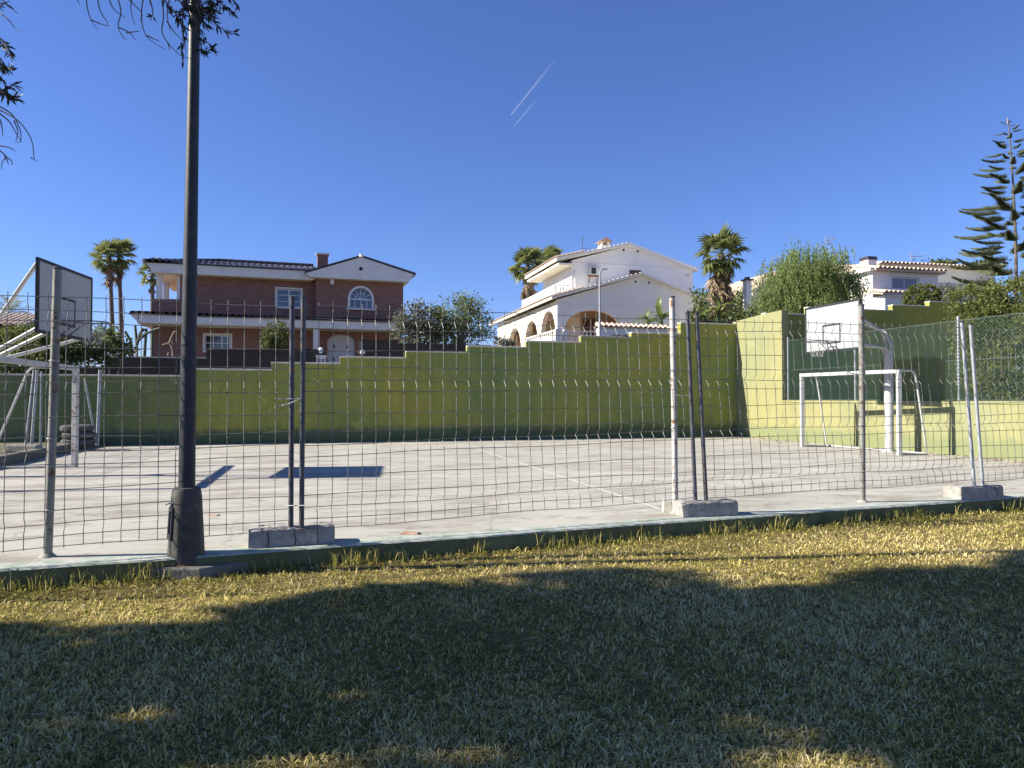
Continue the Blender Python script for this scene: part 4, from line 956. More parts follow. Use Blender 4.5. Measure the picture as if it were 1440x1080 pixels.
e0, e1 = u0 + .02, UR(1280, 412, -1.6)[0]; zl = UR(1250, 414, -1.7)[1]; eu = UR(1244.5, 420, -1.6)[0]
MB().box(eu, e1, -1.6, -.003, 0, zl - .03).build('lean_to', M['plaster'], rh)
MB().prism_u([(-1.8, zl - .03), (-1.8, zl + .05), (0, zl + .4), (0, zl + .3)], eu - .3, e1 + .1).build('lean_to_roof', M['pale_tile'], rh)
tiles(rh, (eu - .3, -1.9, zl + .06), (e1, -1.9, zl + .06), (0, -1.8, -.36), .27, 1.9, M['pale_tile'], r=.11, seed=11)
p = UR(1221, 376, 2.0); q = UR(1221, 362, 2.0)[1]
cm = MB().box(p[0] - .27, p[0] + .27, 1.7, 2.3, p[1] - .5, q - .18).build('chimney', M['plaster'], rh)
MB().box(p[0] - .29, p[0] + .29, 1.68, 2.32, q - .18, q).build('cowl', M['dark_tile'], cm)
def aerial(name, px, py0, py1, Y, label, dirx):
    a = at(px, py0, Y); b_ = at(px, py1, Y); h_ = b_.z - a.z
    t = thing('television_aerial', a, label, 'aerial', 'television aerials above the right hand roofs')
    MB().tube([(0, 0, 0), (0, 0, h_)], .02, 6).build('mast', M['galv'], t)
    bm = MB().tube([(-.15, 0, h_), (dirx, .1, h_ + .08)], .02, 5)
    for k in range(8):
        f_ = k / 8; bm.tube([(-.1 + (dirx + .1) * f_, -.2 + .1 * f_, h_ + .08 * f_), (-.1 + (dirx + .1) * f_, .25 - .1 * f_, h_ + .08 * f_)], .008, 4)
    bm.build('boom', M['galv'], t)
    MB().tube([(-.15, -.02, h_ - .18), (-.2, 0, h_ + .22)], .025, 5).tube([(-.15, .02, h_ + .2), (.25, .02, h_ + .26)], .015, 5).tube([(-.15, .02, h_ - .2), (.2, .02, h_ - .16)], .015, 5).build('reflector', M['galv'], t)
aerial('a', 1166, 360, 338, 38, 'television aerial above the feathery tree', .45)
aerial('b', 1285, 372, 361, 42, 'television aerial on the right hand white roof', .75)
# long pale house behind
o_ = at(1320, 400, 55); LH = Frame((o_.x, o_.y, 5.5), 12)
lh = thing('white_house', LH.O, 'long low white house behind the clipped round bush', 'house', rz=LH.a)
a_ = LH.hv(1238, 400, 0)[0]; b_ = LH.hv(1400, 400, 0)[0]; zt3 = LH.hv(1320, 377, 0)[1]
MB().box(a_, b_, 0, 8, -1, zt3).build('walls', M['cream'], lh)
MB().prism_u([(-.4, zt3), (-.4, zt3 + .12), (4, zt3 + .75), (8.4, zt3 + .12), (8.4, zt3)], a_ - .4, b_ + .3).build('roof', M['pale_tile'], lh)
tiles(lh, (a_ - .3, -.5, zt3 + .12), (b_ + .2, -.5, zt3 + .12), (0, -4.4, -.63), .35, 1.0, M['pale_tile'], r=.14, seed=12)
MB().box(a_ + 2, b_ - 1.5, -2.5, -.003, -1, LH.hv(1340, 398, -2.5)[1]).build('terrace', M['cream'], lh)
# cottage behind the feathery tree
o_ = at(1110, 420, 40); CT = Frame((o_.x, o_.y, 4.0), 15)
ct = thing('white_house', CT.O, 'white sloped roof cottage half hidden by the feathery tree', 'house', rz=CT.a)
pa, pb, pc = CT.hv(1054, 414, 0), CT.hv(1107, 378, 0), CT.hv(1195, 374, 0)
MB().prism([(pa[0] + .2, 0), (pc[0], 0), (pc[0], pc[1] - .25), (pb[0], pb[1] - .2), (pa[0] + .2, pa[1] - .1)], .0, 7).build('walls', M['plaster'], ct)
MB().prism([(pa[0], pa[1] - .1), (pb[0], pb[1] - .12), (pb[0], pb[1] + .05), (pa[0], pa[1] + .07)], -.3, 7.3).prism([(pb[0] + .002, pb[1] - .12), (pc[0], pc[1] - .12), (pc[0], pc[1] + .05), (pb[0] + .002, pb[1] + .05)], -.3, 7.3).build('roof', M['cream'], ct)
tiles(ct, (pa[0] - .05, -.3, pa[1] + .08), (pa[0] - .05, 7.3, pa[1] + .08), (pa[0] - pb[0], 0, pa[1] - pb[1]), .3, 2.4, M['pale_tile'], r=.12, seed=13)
p = CT.hv(1051, 440, -1.5); q = CT.hv(1051, 393, -1.5)[1]
cm = MB().box(p[0] - .16, p[0] + .16, -1.66, -1.34, -1, q - .08).build('chimney_stack', M['plaster'], ct)
MB().box(p[0] - .24, p[0] + .24, -1.74, -1.26, q - .08, q).box(p[0] - .1, p[0] + .1, -1.6, -1.4, q, q + .12).build('cowl', M['dark_tile'], cm)
# roof of a house at the far left
o_ = at(10, 460, 34); FH = Frame((o_.x, o_.y, 1.6), 15)
fh = thing('brown_house', FH.O, 'brown house with clay tiled roof at the far left edge', 'house', rz=FH.a)
e = FH.hv(40, 452, 0); z5 = FH.hv(10, 459, 0)[1]; zrr = FH.hv(5, 441, 2.5)[1]
MB().box(e[0] - 7, e[0] - .4, .4, 6, 0, z5).build('walls', M['brick'], fh)
MB().prism_u([(-.2, z5 - .2), (-.2, z5), (2.8, zrr), (6.4, z5), (6.4, z5 - .2)], e[0] - 7.5, e[0]).build('roof', M['wood'], fh)
tiles(fh, (e[0] - 7.4, -.3, z5 + .02), (e[0] + .05, -.3, z5 + .02), (0, -3, z5 - zrr), .25, 3.0, M['pale_tile'], r=.1, seed=14)
# ------------------------------------------------------------------ vegetation helpers
def leaf_cloud(name, C, D, size, width, mat, parent, rg, tint=None, off=None):
    """leaves as folded lozenges: centres C, pointing along D"""
    n = len(C); D = D / np.linalg.norm(D, axis=1, keepdims=True)
    r = rg.normal(size=(n, 3)); S = np.cross(D, r); S /= np.linalg.norm(S, axis=1, keepdims=True) + 1e-9; Nn = np.cross(D, S)
    L = (size * rg.uniform(.7, 1.3, n))[:, None] if np.isscalar(size) else size[:, None]; Wd = L * width
    a = C - D * L * .5; b_ = C + S * Wd * .5 + Nn * Wd * .15; c = C + D * L * .5; d = C - S * Wd * .5 + Nn * Wd * .15
    V = np.stack([a, b_, c, d], 1).reshape(-1, 3)
    if off is not None: V = V - np.asarray(off)
    F = np.arange(4 * n).reshape(n, 4)
    t = rg.uniform(0, 1, n) if tint is None else tint
    return np_mesh(name, V, F, mat, parent, np.repeat(np.clip(t, 0, 1), 4))
def clumped(blobs, n, rg, clumps=26, sigma=.22, inner=.55, clip=None):
    """leaf centres in uneven clumps through ellipsoids; returns centres, outward directions, clump tint"""
    Cs, Ds, Ts = [], [], []
    wts = np.array([b[3] * b[4] for b in blobs]); wts = wts / wts.sum()
    for bl, wt in zip(blobs, wts):
        c = np.array(bl[:3]); rad = np.array(bl[3:6] if len(bl) > 5 else (bl[3], bl[3], bl[4])); m_ = int(n * wt)
        q = rg.normal(size=(clumps, 3)); q /= np.linalg.norm(q, axis=1, keepdims=True); q *= rg.uniform(inner, 1.0, (clumps, 1)) ** .6
        idx = rg.integers(0, clumps, m_); s = sigma * rg.uniform(.6, 1.4, clumps)
        P = q[idx] + rg.normal(size=(m_, 3)) * s[idx][:, None]
        ln = np.linalg.norm(P, axis=1, keepdims=True)
        if clip: P = P * np.minimum(1, clip * rg.uniform(.85, 1.03, (m_, 1)) / ln); ln = np.linalg.norm(P, axis=1, keepdims=True)
        Cs.append(c + P * rad); Ds.append(P / (ln + 1e-6)); Ts.append(rg.uniform(0, 1, clumps)[idx] * .5 + rg.uniform(0, .5, m_))
    return np.concatenate(Cs), np.concatenate(Ds), np.concatenate(Ts)
def limbs(root, blobs, r0, base_h, mat, rg, name='trunk', foot=(0, 0, -.2)):
    top = Vector((rg.uniform(-.1, .1), rg.uniform(-.1, .1), base_h))
    MB().tube([foot, (top.x * .5, top.y * .5, base_h * .5), top], [r0 * 1.25, r0, r0 * .85], 9).build(name, mat, root, smooth=True)
    for bl in blobs:
        e_ = Vector(bl[:3]); mid = top.lerp(e_, .5) + Vector((rg.uniform(-.2, .2), rg.uniform(-.2, .2), .1))
        MB().tube([top - Vector((0, 0, .1)), mid, e_], [r0 * .7, r0 * .4, r0 * .12], 7).build('limb', mat, root, smooth=True)
def tree(label, base_pt, blobs_px, Y, n, leaf, width, mat, cat='tree', name='tree', r0=.12, seed=0, sigma=.22, clumps=26, droop=0.0, inner=.5, group=None, trunk_h=None, bark='bark'):
    """blobs given as (px, py, radius px x, radius px y, dY) seen at depth Y"""
    rg = np.random.default_rng(seed); root = thing(name, base_pt, label, cat, group)
    bl = []
    for (px, py, rx, ry, dy) in blobs_px:
        p = at(px, py, Y + dy); s = (Y + dy) / FPX; q = p - Vector(base_pt); bl.append((q.x, q.y, q.z, rx * s, rx * s * .9, ry * s))
    P, D, T = clumped(bl, n, rg, clumps, sigma, inner)
    D = D * (1 - droop) + np.array([0, 0, -1.0]) * droop + rg.normal(size=D.shape) * .45
    leaf_cloud('crown', P, D, leaf, width, M[mat], root, rg, T)
    limbs(root, bl, r0, trunk_h if trunk_h else max(.3, min(b_[2] - b_[5] * .6 for b_ in bl)), M[bark], rg)
    return root
def base_on_hill(px, Y): p = at(px, 500, Y); return (p.x, p.y, hill(p.x, p.y))

# trees between the houses
tree('dark leafy tree against the right end of the brick house', base_on_hill(585, 35), [(578,448,22,22,0),(600,452,22,20,.4),(570,470,16,18,.3),(592,472,26,16,.2)], 35, 3600, .17, .5, 'f_grey', seed=11, sigma=.26)
tree('fuller green tree between the brick and the white house', base_on_hill(648, 36), [(640,440,34,24,0),(668,456,22,22,.3),(622,455,24,26,.2),(645,470,42,20,.4),(660,430,18,14,.1)], 36, 7000, .16, .38, 'f_mid', seed=12, sigma=.26)
tree('low pale shrub at the left foot of the white house', base_on_hill(715, 34), [(703,482,10,9,0),(716,484,8,7,.2)], 34, 320, .3, .2, 'f_grey', 'shrub', 'shrub', seed=13, r0=.05)
# feathery pepper tree on the right
pp = base_on_hill(1135, 29)
rg = np.random.default_rng(21); root = thing('pepper_tree', pp, 'feathery weeping green tree in front of the right hand white house', 'tree')
bl = []
for px, py, rx, ry, dy in ((1140,365,44,24,0),(1108,385,38,26,.4),(1170,386,36,26,.2),(1135,400,58,30,.5),(1086,402,26,24,-.3),(1190,400,20,20,.1),(1145,422,54,24,-.2),(1105,420,34,22,-.3)):
    p = at(px, py, 29 + dy); s = (29 + dy) / FPX; q = p - Vector(pp); bl.append((q.x, q.y, q.z, rx * s, rx * s * .8, ry * s))
P, D, T = clumped(bl, 3600, rg, 30, .2, .5)
Cs, Ds, Ts = [], [], []
for i in range(len(P)):                                   # each start carries a hanging spray
    k = rg.integers(8, 15); ln = rg.uniform(.35, .9); t = np.linspace(0, 1, k)[:, None]
    dr = np.array([D[i][0] * .25, D[i][1] * .25, 0]); sp = P[i] + dr * t * ln + np.array([0, 0, -1.0]) * (t ** 1.4) * ln
    Cs.append(sp + rg.normal(size=sp.shape) * .025); Ds.append(np.array([0, 0, -1.0]) + rg.normal(size=sp.shape) * .6); Ts.append(np.full(k, T[i]) + rg.uniform(-.15, .15, k))
leaf_cloud('crown', np.concatenate(Cs), np.concatenate(Ds), .12, .3, M['f_pepper'], root, rg, np.concatenate(Ts))
limbs(root, bl, .16, 1.6, M['bark'], rg)
# clipped round bush, hedge and background greenery on the right
def bush(label, base_pt, blobs_px, Y, n, leaf, mat, seed, name='shrub', cat='shrub', width=.5, inner=.8, sigma=.08, clumps=60, group=None):
    rg = np.random.default_rng(seed); root = thing(name, base_pt, label, cat, group); bl = []
    for (px, py, rx, ry, dy) in blobs_px:
        p = at(px, py, Y + dy); s = (Y + dy) / FPX; q = p - Vector(base_pt); bl.append((q.x, q.y, q.z, rx * s, rx * s, ry * s))
    P, D, T = clumped(bl, n, rg, clumps, sigma, inner); D = D + rg.normal(size=D.shape) * .7
    leaf_cloud('foliage', P, D, leaf, width, M[mat], root, rg, T)
    sm = MB()
    for b_ in bl:
        vs = []
    limbs(root, bl, .06, .3, M['bark'], rg, 'stem')
    return root
bush('round clipped dark green bush before the right hand house', base_on_hill(1297, 30), [(1297,417,22,18,0),(1296,425,23,17,0)], 30, 12000, .075, 'f_yellow', 31, inner=.9, sigma=.06, clumps=160)
bush('grey leafed shrub between the round bush and the hedge', base_on_hill(1330, 32), [(1330,415,14,13,0),(1340,425,14,14,0)], 32, 900, .13, 'f_grey', 32, sigma=.2)
hp = at(1400, 500, 17.6)
bush('large glossy green hedge towering over the chain link fence', (hp.x, hp.y, 1.1), [(1375,425,34,26,.2),(1420,420,40,26,.3),(1455,430,40,40,0),(1400,455,46,34,-.2),(1440,470,46,40,-.6),(1375,470,34,40,.3),(1420,510,54,34,-.4),(1440,545,40,24,-.8),(1410,540,36,24,-.5),(1375,525,28,30,0),(1365,445,22,22,.2)], 17.6, 34000, .075, 'f_yellow', 33, 'hedge', 'hedge', sigma=.17, inner=.6, clumps=50)
# bush at the brick house porch, hedge on the left, cactus-like plants
bush('rounded dark bush at the brick house porch', base_on_hill(388, 33.5), [(389,470,17,17,0),(381,482,14,12,0),(396,480,14,14,0)], 33.5, 3000, .11, 'f_dark', 34, sigma=.14)
hq = at(70, 515, 23)
bush('long dark green hedge behind the left hoop', (hq.x, hq.y, hill(hq.x, hq.y)), [(10,490,30,24,.2),(50,480,34,22,0),(90,485,34,24,0),(125,487,26,20,.3),(60,503,60,22,-.2),(150,500,20,14,.6),(20,505,40,20,0)], 23, 15000, .11, 'f_dark', 35, 'hedge', 'hedge', sigma=.2, inner=.5, clumps=40)
bush('sunlit yellow green shrub tops above the left hedge', (hq.x - .4, hq.y + .3, hill(hq.x, hq.y)), [(45,468,30,10,.3),(85,478,26,9,.3),(12,478,16,8,.3)], 23, 3600, .10, 'f_yellow', 36, sigma=.2, inner=.5)
bush('leafy shrub between the palms and the left hoop', base_on_hill(150, 27), [(135,480,16,18,0),(155,478,18,16,0),(175,490,12,10,.2)], 27, 1600, .16, 'f_mid', 37, sigma=.26, inner=.4)
# bare frangipani: stubby forking branches
def stubby(label, px, Y, y0, segs, r=.035, mat='coping', tips=True, seed=0, n=5):
    b0 = at(px, y0, Y); root = thing('frangipani', b0, label, 'shrub', 'bare stubby shrubs before the brick house'); rg = np.random.default_rng(seed)
    def q(x, y, dy=0.0): p = at(x, y, Y + dy); return p - b0
    for sg in segs:
        pts = [q(*s) for s in sg]; rr = [r * (1 - .45 * i / len(pts)) for i in range(len(pts))]
        MB().tube(pts, rr, 6).build('branch', M[mat], root, smooth=True)
    return root
M['pale_bark'] = plain('pale_bark', (.36, .29, .22), .9, .25, 8, .4, 40)
M['cactus'] = plain('cactus_skin', (.075, .095, .06), .7, .25, 6, .3, 30)
stubby('pale bare stemmed shrub beside the left hedge', 124, 25, 515, [[(124,515),(125,500),(125,486)],[(125,488),(118,480),(110,477)],[(125,488),(133,482),(140,476)],[(118,480),(115,473)],[(125,488),(124,476),(128,468)],[(133,482),(143,481)]], .05, 'pale_bark', seed=1)
stubby('bare shrub with hooked pale branches against the brick wall', 240, 33, 501, [[(243,501),(242,490),(238,482),(228,485)],[(238,482),(241,474),(245,466),(248,466)],[(240,475),(243,484)],[(236,500),(237,496)]], .035, 'pale_bark', seed=2)
stubby('dark cactus clump left of the brick wall corner', 198, 32, 502, [[(192,502),(192,480),(190,458)],[(192,485),(197,468),(203,463)],[(193,480),(204,470),(216,464),(226,461)],[(203,502),(204,485),(206,462)],[(214,502),(214,480),(215,463)],[(186,502),(184,480),(176,466)],[(196,475),(200,462),(205,463),(206,470)]], .075, 'cactus', seed=3)
stubby('yellow green stem left of the cactus clump', 192, 31.5, 502, [[(192,502),(193,494),(192,486)],[(192,494),(188,488)]], .05, 'pale_bark', seed=4)
stubby('pale slender stem below the twin palms', 163, 31.5, 502, [[(163,502),(162,490),(163,478)],[(162,490),(158,482)],[(163,492),(169,487)]], .045, 'pale_bark', seed=5)

# ------------------------------------------------------------------ fan palms
def fan_mesh(name, pet, rad, droop, seed, mat, segs=13, spread=105):
    rg = np.random.default_rng(seed); V = []; F = []; T = []
    def quad(a, b_, c, d, t):
        n_ = len(V); V.extend([a, b_, c, d]); F.append((n_, n_ + 1, n_ + 2, n_ + 3)); T.extend([t] * 4)
    w_ = .018
    quad((0, -w_, 0), (0, w_, 0), (pet, w_ * .7, -droop * pet * .15), (pet, -w_ * .7, -droop * pet * .15), .3)
    c = np.array([pet, 0, -droop * pet * .15])
    for k in range(segs):
        a = R(-spread + 2 * spread * k / (segs - 1)); L = rad * rg.uniform(.85, 1.08) * (.72 + .28 * math.cos(a * .6)); d = np.array([math.cos(a), math.sin(a), 0]); s = np.array([-d[1], d[0], 0])
        wid = rad * .105; m1 = c + d * L * .5 + np.array([0, 0, .06 * rad - droop * L * .12]); tip = c + d * L * .97 + np.array([0, 0, -droop * L * rg.uniform(.3, .65)])
        t = rg.uniform(0, 1)
        quad(tuple(c), tuple(m1 - s * wid), tuple(tip), tuple(m1 + np.array([0, 0, -.03])), t)
        quad(tuple(c), tuple(m1 + np.array([0, 0, -.03])), tuple(tip), tuple(m1 + s * wid), t * .8)
    o = np_mesh(name, np.array(V), np.array(F), mat, None, np.array(T)); me = o.data; bpy.data.objects.remove(o); return me
FANS = [fan_mesh('frond', .55, .62, .5, 1, M['f_palm']), fan_mesh('frond', .5, .6, 1.0, 2, M['f_palm']), fan_mesh('frond', .45, .66, .25, 3, M['f_palm'])]
DEAD = [fan_mesh('dead_frond', .45, .6, 1.3, 4, M['f_dead'], 11, 60), fan_mesh('dead_frond', .4, .55, 1.5, 5, M['f_dead'], 9, 50)]
def fan_palm(label, base_pt, top_px, Y, n, scale, n_dead=0, seed=0, r=.14, group='fan palms behind the court', lean=0):
    rg = np.random.default_rng(seed); root = thing('fan_palm', base_pt, label, 'palm', group); t = at(*top_px, Y) - Vector(base_pt)
    pts = [(0, 0, -.2), t * .35 + Vector((lean, 0, 0)), t * .7 + Vector((lean * .7, 0, 0)), t]
    mb = MB(); rings = 26; P = []
    for k in range(rings + 1):
        f = k / rings; p = t * f + Vector((lean * math.sin(math.pi * f), 0, 0)); P.append(p)
    mb.tube(P, [r * (1.3 - .45 * k / rings) * (1 + .07 * (k % 2)) for k in range(rings + 1)], 10).build('trunk', M['palm_bark'], root)
    for k in range(n):
        f = (k + .5) / n; el = R(78 - 120 * f + rg.uniform(-9, 9)); az = k * 2.39996 + rg.uniform(-.2, .2); sc = scale * rg.uniform(.85, 1.12)
        o = bpy.data.objects.new('frond', FANS[int(rg.integers(0, 3))] if f < .7 else FANS[1]); col.objects.link(o); o.parent = root
        o.location = t + Vector((0, 0, .08 - .25 * f * scale)); o.rotation_euler = Euler((rg.uniform(-.4, .4), -el, az), 'XYZ'); o.scale = (sc,) * 3
    for k in range(n_dead):
        f = k / max(1, n_dead); o = bpy.data.objects.new('dead_frond', DEAD[k % 2]); col.objects.link(o); o.parent = root
        o.location = t + Vector((0, 0, -.1 * scale - (1.0 if n_dead < 20 else 1.75) * f * scale)); o.rotation_euler = Euler((rg.uniform(-.5, .5), R(62 + rg.uniform(-12, 18)), k * 2.39996 + rg.uniform(-.3, .3)), 'XYZ'); o.scale = (scale * rg.uniform(.8, 1.15),) * 3
    return root
fan_palm('slender fan palm, left one of the twin pair', base_on_hill(163, 41), (154, 361, ), 41, 23, 1.02, 6, 1, .115)
fan_palm('slender fan palm, right one of the twin pair', base_on_hill(175, 41.6), (167, 358), 41.6, 23, 1.05, 6, 2, .115)
fan_palm('small fan palm peeping out behind the brick house eave', base_on_hill(216, 52), (214, 384), 52, 22, 1.1, 2, 3, .15)
fan_palm('fan palm with a shaggy skirt of dead fronds, mid right', base_on_hill(1011, 37), (1014, 356), 37, 32, 1.35, 46, 4, .2)
fan_palm('fan palm left of the two behind the white house roof', base_on_hill(742, 56), (742, 372), 56, 40, 1.5, 10, 5, .2)
fan_palm('fan palm right of the two behind the white house roof', base_on_hill(776, 60), (774, 368), 60, 36, 1.35, 4, 6, .2)
# distant feather palm at the left edge: arching fronds
def feather_mesh(L, seed):
    rg = np.random.default_rng(seed); V = []; F = []; T = []; n = 22
    rz_f = lambda f: .35 * L * math.sin(f * 2.2) - .35 * L * f * f
    for k in range(n):
        f = k / n; x = L * f; z = rz_f(f)
        n_ = len(V); V += [(x, -.012, z), (x, .012, z), (L * (k + 1) / n, 0, rz_f((k + 1) / n))]; F.append((n_, n_ + 1, n_ + 2)); T += [.3] * 3
        for s in (-1, 1):
            ll = L * .28 * math.sin(math.pi * min(1, f * .9 + .12)); n_ = len(V)
            V += [(x, 0, z), (x + .035, 0, z), (x + ll * .55, s * ll * .8, z - ll * .45)]; F.append((n_, n_ + 1, n_ + 2)); T += [rg.uniform(0, 1)] * 3
    o = np_mesh('frond', np.array(V), np.array(F), M['f_palm'], None, np.array(T)); me = o.data; bpy.data.objects.remove(o); return me
fb = base_on_hill(14, 40); fp_ = thing('feather_palm', fb, 'feather palm crown showing over the far left roof', 'palm'); tp = at(14, 446, 40) - Vector(fb)
MB().tube([(0, 0, -.2), tp * .5, tp], [.2, .17, .15], 9).build('trunk', M['palm_bark'], fp_, smooth=True)
fm = feather_mesh(1.5, 3); rg = np.random.default_rng(3)
for k in range(16):
    o = bpy.data.objects.new('frond', fm); col.objects.link(o); o.parent = fp_; o.location = tp; o.rotation_euler = (0, -R(60 - 75 * k / 16), k * 2.4)
# ------------------------------------------------------------------ banana plants
def banana_leaf(L, Wd, droop, seed):
    rg = np.random.default_rng(seed); V = []; F = []; T = []; n = 8
    rows = []
    for k in range(n + 1):
        f = k / n; x = L * (f - .12 * droop * f * f); z = L * (.0 + .30 * math.sin(f * 2.4) * (1 - droop * .3) - droop * .55 * f * f); wd = Wd * (math.sin(math.pi * min(1, f * .93 + .05)) ** .6) * .5 * (1 if k < n else .05)
        i0 = len(V); V += [(x, -wd, z + wd * .35), (x, 0, z), (x, wd, z + wd * .35)]; T += [rg.uniform(.2, 1)] * 3; rows.append(i0)
    for a, b_ in zip(rows, rows[1:]): F += [(a, a + 1, b_ + 1, b_), (a + 1, a + 2, b_ + 2, b_ + 1)]
    o = np_mesh('leaf', np.array(V), np.array(F), M['f_banana'], None, np.array(T)); me = o.data; bpy.data.objects.remove(o); return me
BL = [banana_leaf(1.3, .32, .5, 1), banana_leaf(1.25, .30, 1.1, 2), banana_leaf(1.2, .30, .1, 3)]
def banana(label, px, y0, Y, ytop, leaves, seed):
    b0 = at(px, y0, Y); root = thing('banana_plant', b0, label, 'banana plant', 'banana plants beside the white house'); t = at(px, ytop, Y) - b0; rg = np.random.default_rng(seed)
    MB().tube([(0, 0, -.6), t * .5, t], [.12, .10, .06], 9).build('stem', M['f_banana'], root, smooth=True)
    for az, el, sc, kind in leaves:
        o = bpy.data.objects.new('leaf', BL[kind]); col.objects.link(o); o.parent = root; o.location = t - Vector((0, 0, .1)); o.rotation_euler = Euler((rg.uniform(-.5, .5), -R(el), R(az)), 'XYZ'); o.scale = (sc,) * 3
banana('banana plant with one tall upright leaf, nearest the pale post', 930, 470, 33, 448, [(175, 30, .75, 1), (150, 5, .8, 1), (80, 86, .95, 2), (10, 25, .75, 1), (200, 60, .7, 0), (-50, 35, .8, 1), (40, 45, .75, 1), (-100, 40, .7, 1), (120, 50, .8, 1)], 1)
banana('small banana plant at the left of the group', 912, 470, 32.5, 452, [(180, 15, .7, 1), (60, 65, .6, 2), (140, 40, .65, 1), (-20, 15, .6, 1), (210, 45, .7, 1), (-80, 35, .6, 1)], 2)
banana('banana plant with drooping leaves under the shaggy palm', 1010, 462, 32, 440, [(165, 66, .95, 0), (175, 45, .8, 1), (150, 75, .9, 2), (10, 50, .95, 1), (-15, 25, .85, 1), (20, 15, .8, 1), (-40, 50, .9, 1), (60, 55, .75, 1), (-110, 40, .8, 1), (200, 25, .7, 1)], 3)
bush('mid green shrubs behind the banana plants', base_on_hill(1030, 39), [(1035,425,22,16,0),(1050,440,20,14,0),(985,418,12,14,0),(1000,440,20,14,0)], 39, 2400, .2, 'f_mid', 38, sigma=.25, inner=.4)
bush('dark undergrowth at the foot of the shaggy palm', base_on_hill(990, 34), [(985,448,16,12,0),(1015,450,20,12,0),(1045,445,16,14,0)], 34, 1500, .2, 'f_dark', 39, sigma=.25, inner=.4)
# ------------------------------------------------------------------ Norfolk pine
def pine_branch(seed):
    rg = np.random.default_rng(seed); V = []; F = []; T = []
    def tri(a, b_, c, t):
        n_ = len(V); V.extend([a, b_, c]); F.append((n_, n_ + 1, n_ + 2)); T.extend([t] * 3)
    for k in range(16):
        f0 = .0 + k / 16; f1 = f0 + 1 / 16
        z0 = -.10 * math.sin(f0 * 3) + .07 * f0 * f0; z1 = -.10 * math.sin(f1 * 3) + .07 * f1 * f1
        tri((f0, -.008, z0), (f0, .008, z0), (f1, 0, z1), .1)
    for k in range(560):
        f = .24 + .76 * rg.random() ** .75; s = 1 if k % 2 else -1; z = -.10 * math.sin(f * 3) + .07 * f * f; ll = (.26 * (1.22 - f) + .035) * rg.uniform(.6, 1.15); t = rg.uniform(0, 1); wd = .012
        tip = (f + ll * .8, s * ll * rg.uniform(.15, .85), z + ll * rg.uniform(-.05, .5))
        tri((f - wd, 0, z), (f + wd, s * wd, z + wd), tip, t)
        tri((f + ll * .3, tip[1] * .35, z + (tip[2] - z) * .35 - wd), (f + ll * .34, tip[1] * .35 - wd, z + (tip[2] - z) * .35 + wd), (tip[0] + .01, tip[1] * .6, tip[2] + ll * .12), t)
    o = np_mesh('branch', np.array(V), np.array(F), M['f_pine'], None, np.array(T)); me = o.data; bpy.data.objects.remove(o); return me
PB = [pine_branch(k) for k in range(3)]
nb_ = base_on_hill(1428, 45); npn = thing('norfolk_pine', nb_, 'tall tiered conifer at the right edge of the view', 'conifer'); tp = at(1417, 168, 45) - Vector(nb_)
mid = at(1427, 330, 45) - Vector(nb_)
def trunk_at(z):
    f = z / tp.z; return Vector((tp.x * f + .25 * math.sin(f * 3), tp.y * f, z))
MB().tube([trunk_at(tp.z * k / 10) for k in range(11)], [.12 * (1 - .9 * k / 10) + .015 for k in range(11)], 9).build('trunk', M['bark'], npn, smooth=True)
rg = np.random.default_rng(5); zb_ = at(1428, 395, 45).z - nb_[2]; nt_ = 18
for i in range(nt_):
    f = i / (nt_ - 1); z = zb_ + (tp.z - zb_ - .3) * f ** .92; L_ = 3.3 * (1 - f) ** .75 + .42; nbr = 6 if f < .8 else 5
    for k in range(nbr):
        o = bpy.data.objects.new('branch', PB[int(rg.integers(0, 3))]); col.objects.link(o); o.parent = npn
        o.location = trunk_at(z + rg.uniform(-.15, .15)); s = L_ * rg.uniform(.75, 1.1); o.scale = (s, s * 1.0, s * .9); o.rotation_euler = Euler((rg.uniform(-.25, .25), R(rg.uniform(-9, 6)), 2 * math.pi * k / nbr + i * .7 + rg.uniform(-.2, .2)), 'XYZ')
MB().tube([(tp.x, tp.y, tp.z - .3), (tp.x, tp.y, tp.z + .1)], .03, 5).build('leader', M['pale_bark'], npn)
# far greenery behind the right roofs
bush('dark tree tops behind the long low white roof', base_on_hill(1335, 75), [(1310,372,14,6,0),(1330,371,12,6,0),(1375,376,18,7,0),(1395,372,16,8,0)], 75, 1500, .4, 'f_dark', 40, 'tree', 'tree', sigma=.25, inner=.4)

# ------------------------------------------------------------------ the big tree on the left whose twigs hang into view and whose crown shades the lawn
bt = (-10.2, 1.4, 0.0)
big = thing('shade_tree', bt, 'large tree whose dark leafy twigs hang into the top left', 'tree')
rg = np.random.default_rng(77)
K = 1 / math.tan(SUN_EL)
def shade_blob(sx, edge, z, r): return (sx - K * z * math.cos(SUN_A) - bt[0], edge - .15 - r - K * z * math.sin(SUN_A) - bt[1], z, r, r, r * .5)
bl = [shade_blob(*q) for q in ((-4.6, 4.4, 5.0, 1.1), (-3.0, 4.55, 5.3, .85), (-1.9, 4.6, 5.6, .85), (-.6, 5.45, 6.2, 1.15), (.7, 5.85, 7.0, 1.35), (2.2, 5.3, 7.7, 1.2), (3.7, 6.05, 8.3, 1.5), (5.4, 6.75, 9.0, 1.9), (7.2, 6.9, 9.7, 2.2))]
low = [shade_blob(*q) for q in ((-2.6, 3.6, 5.4, 1.6), (0, 3.7, 6.4, 1.9), (1.4, 3.8, 7.2, 1.9), (3.4, 4.0, 8.4, 2.0), (6.2, 4.2, 9.4, 2.2), (-4.4, 2.6, 5.0, 1.6))]
P, D, T = clumped(bl, 26000, rg, 50, .2, .2, clip=1.0)
P2, D2, T2 = clumped(low, 11000, rg, 26, .17, .3, clip=1.0)
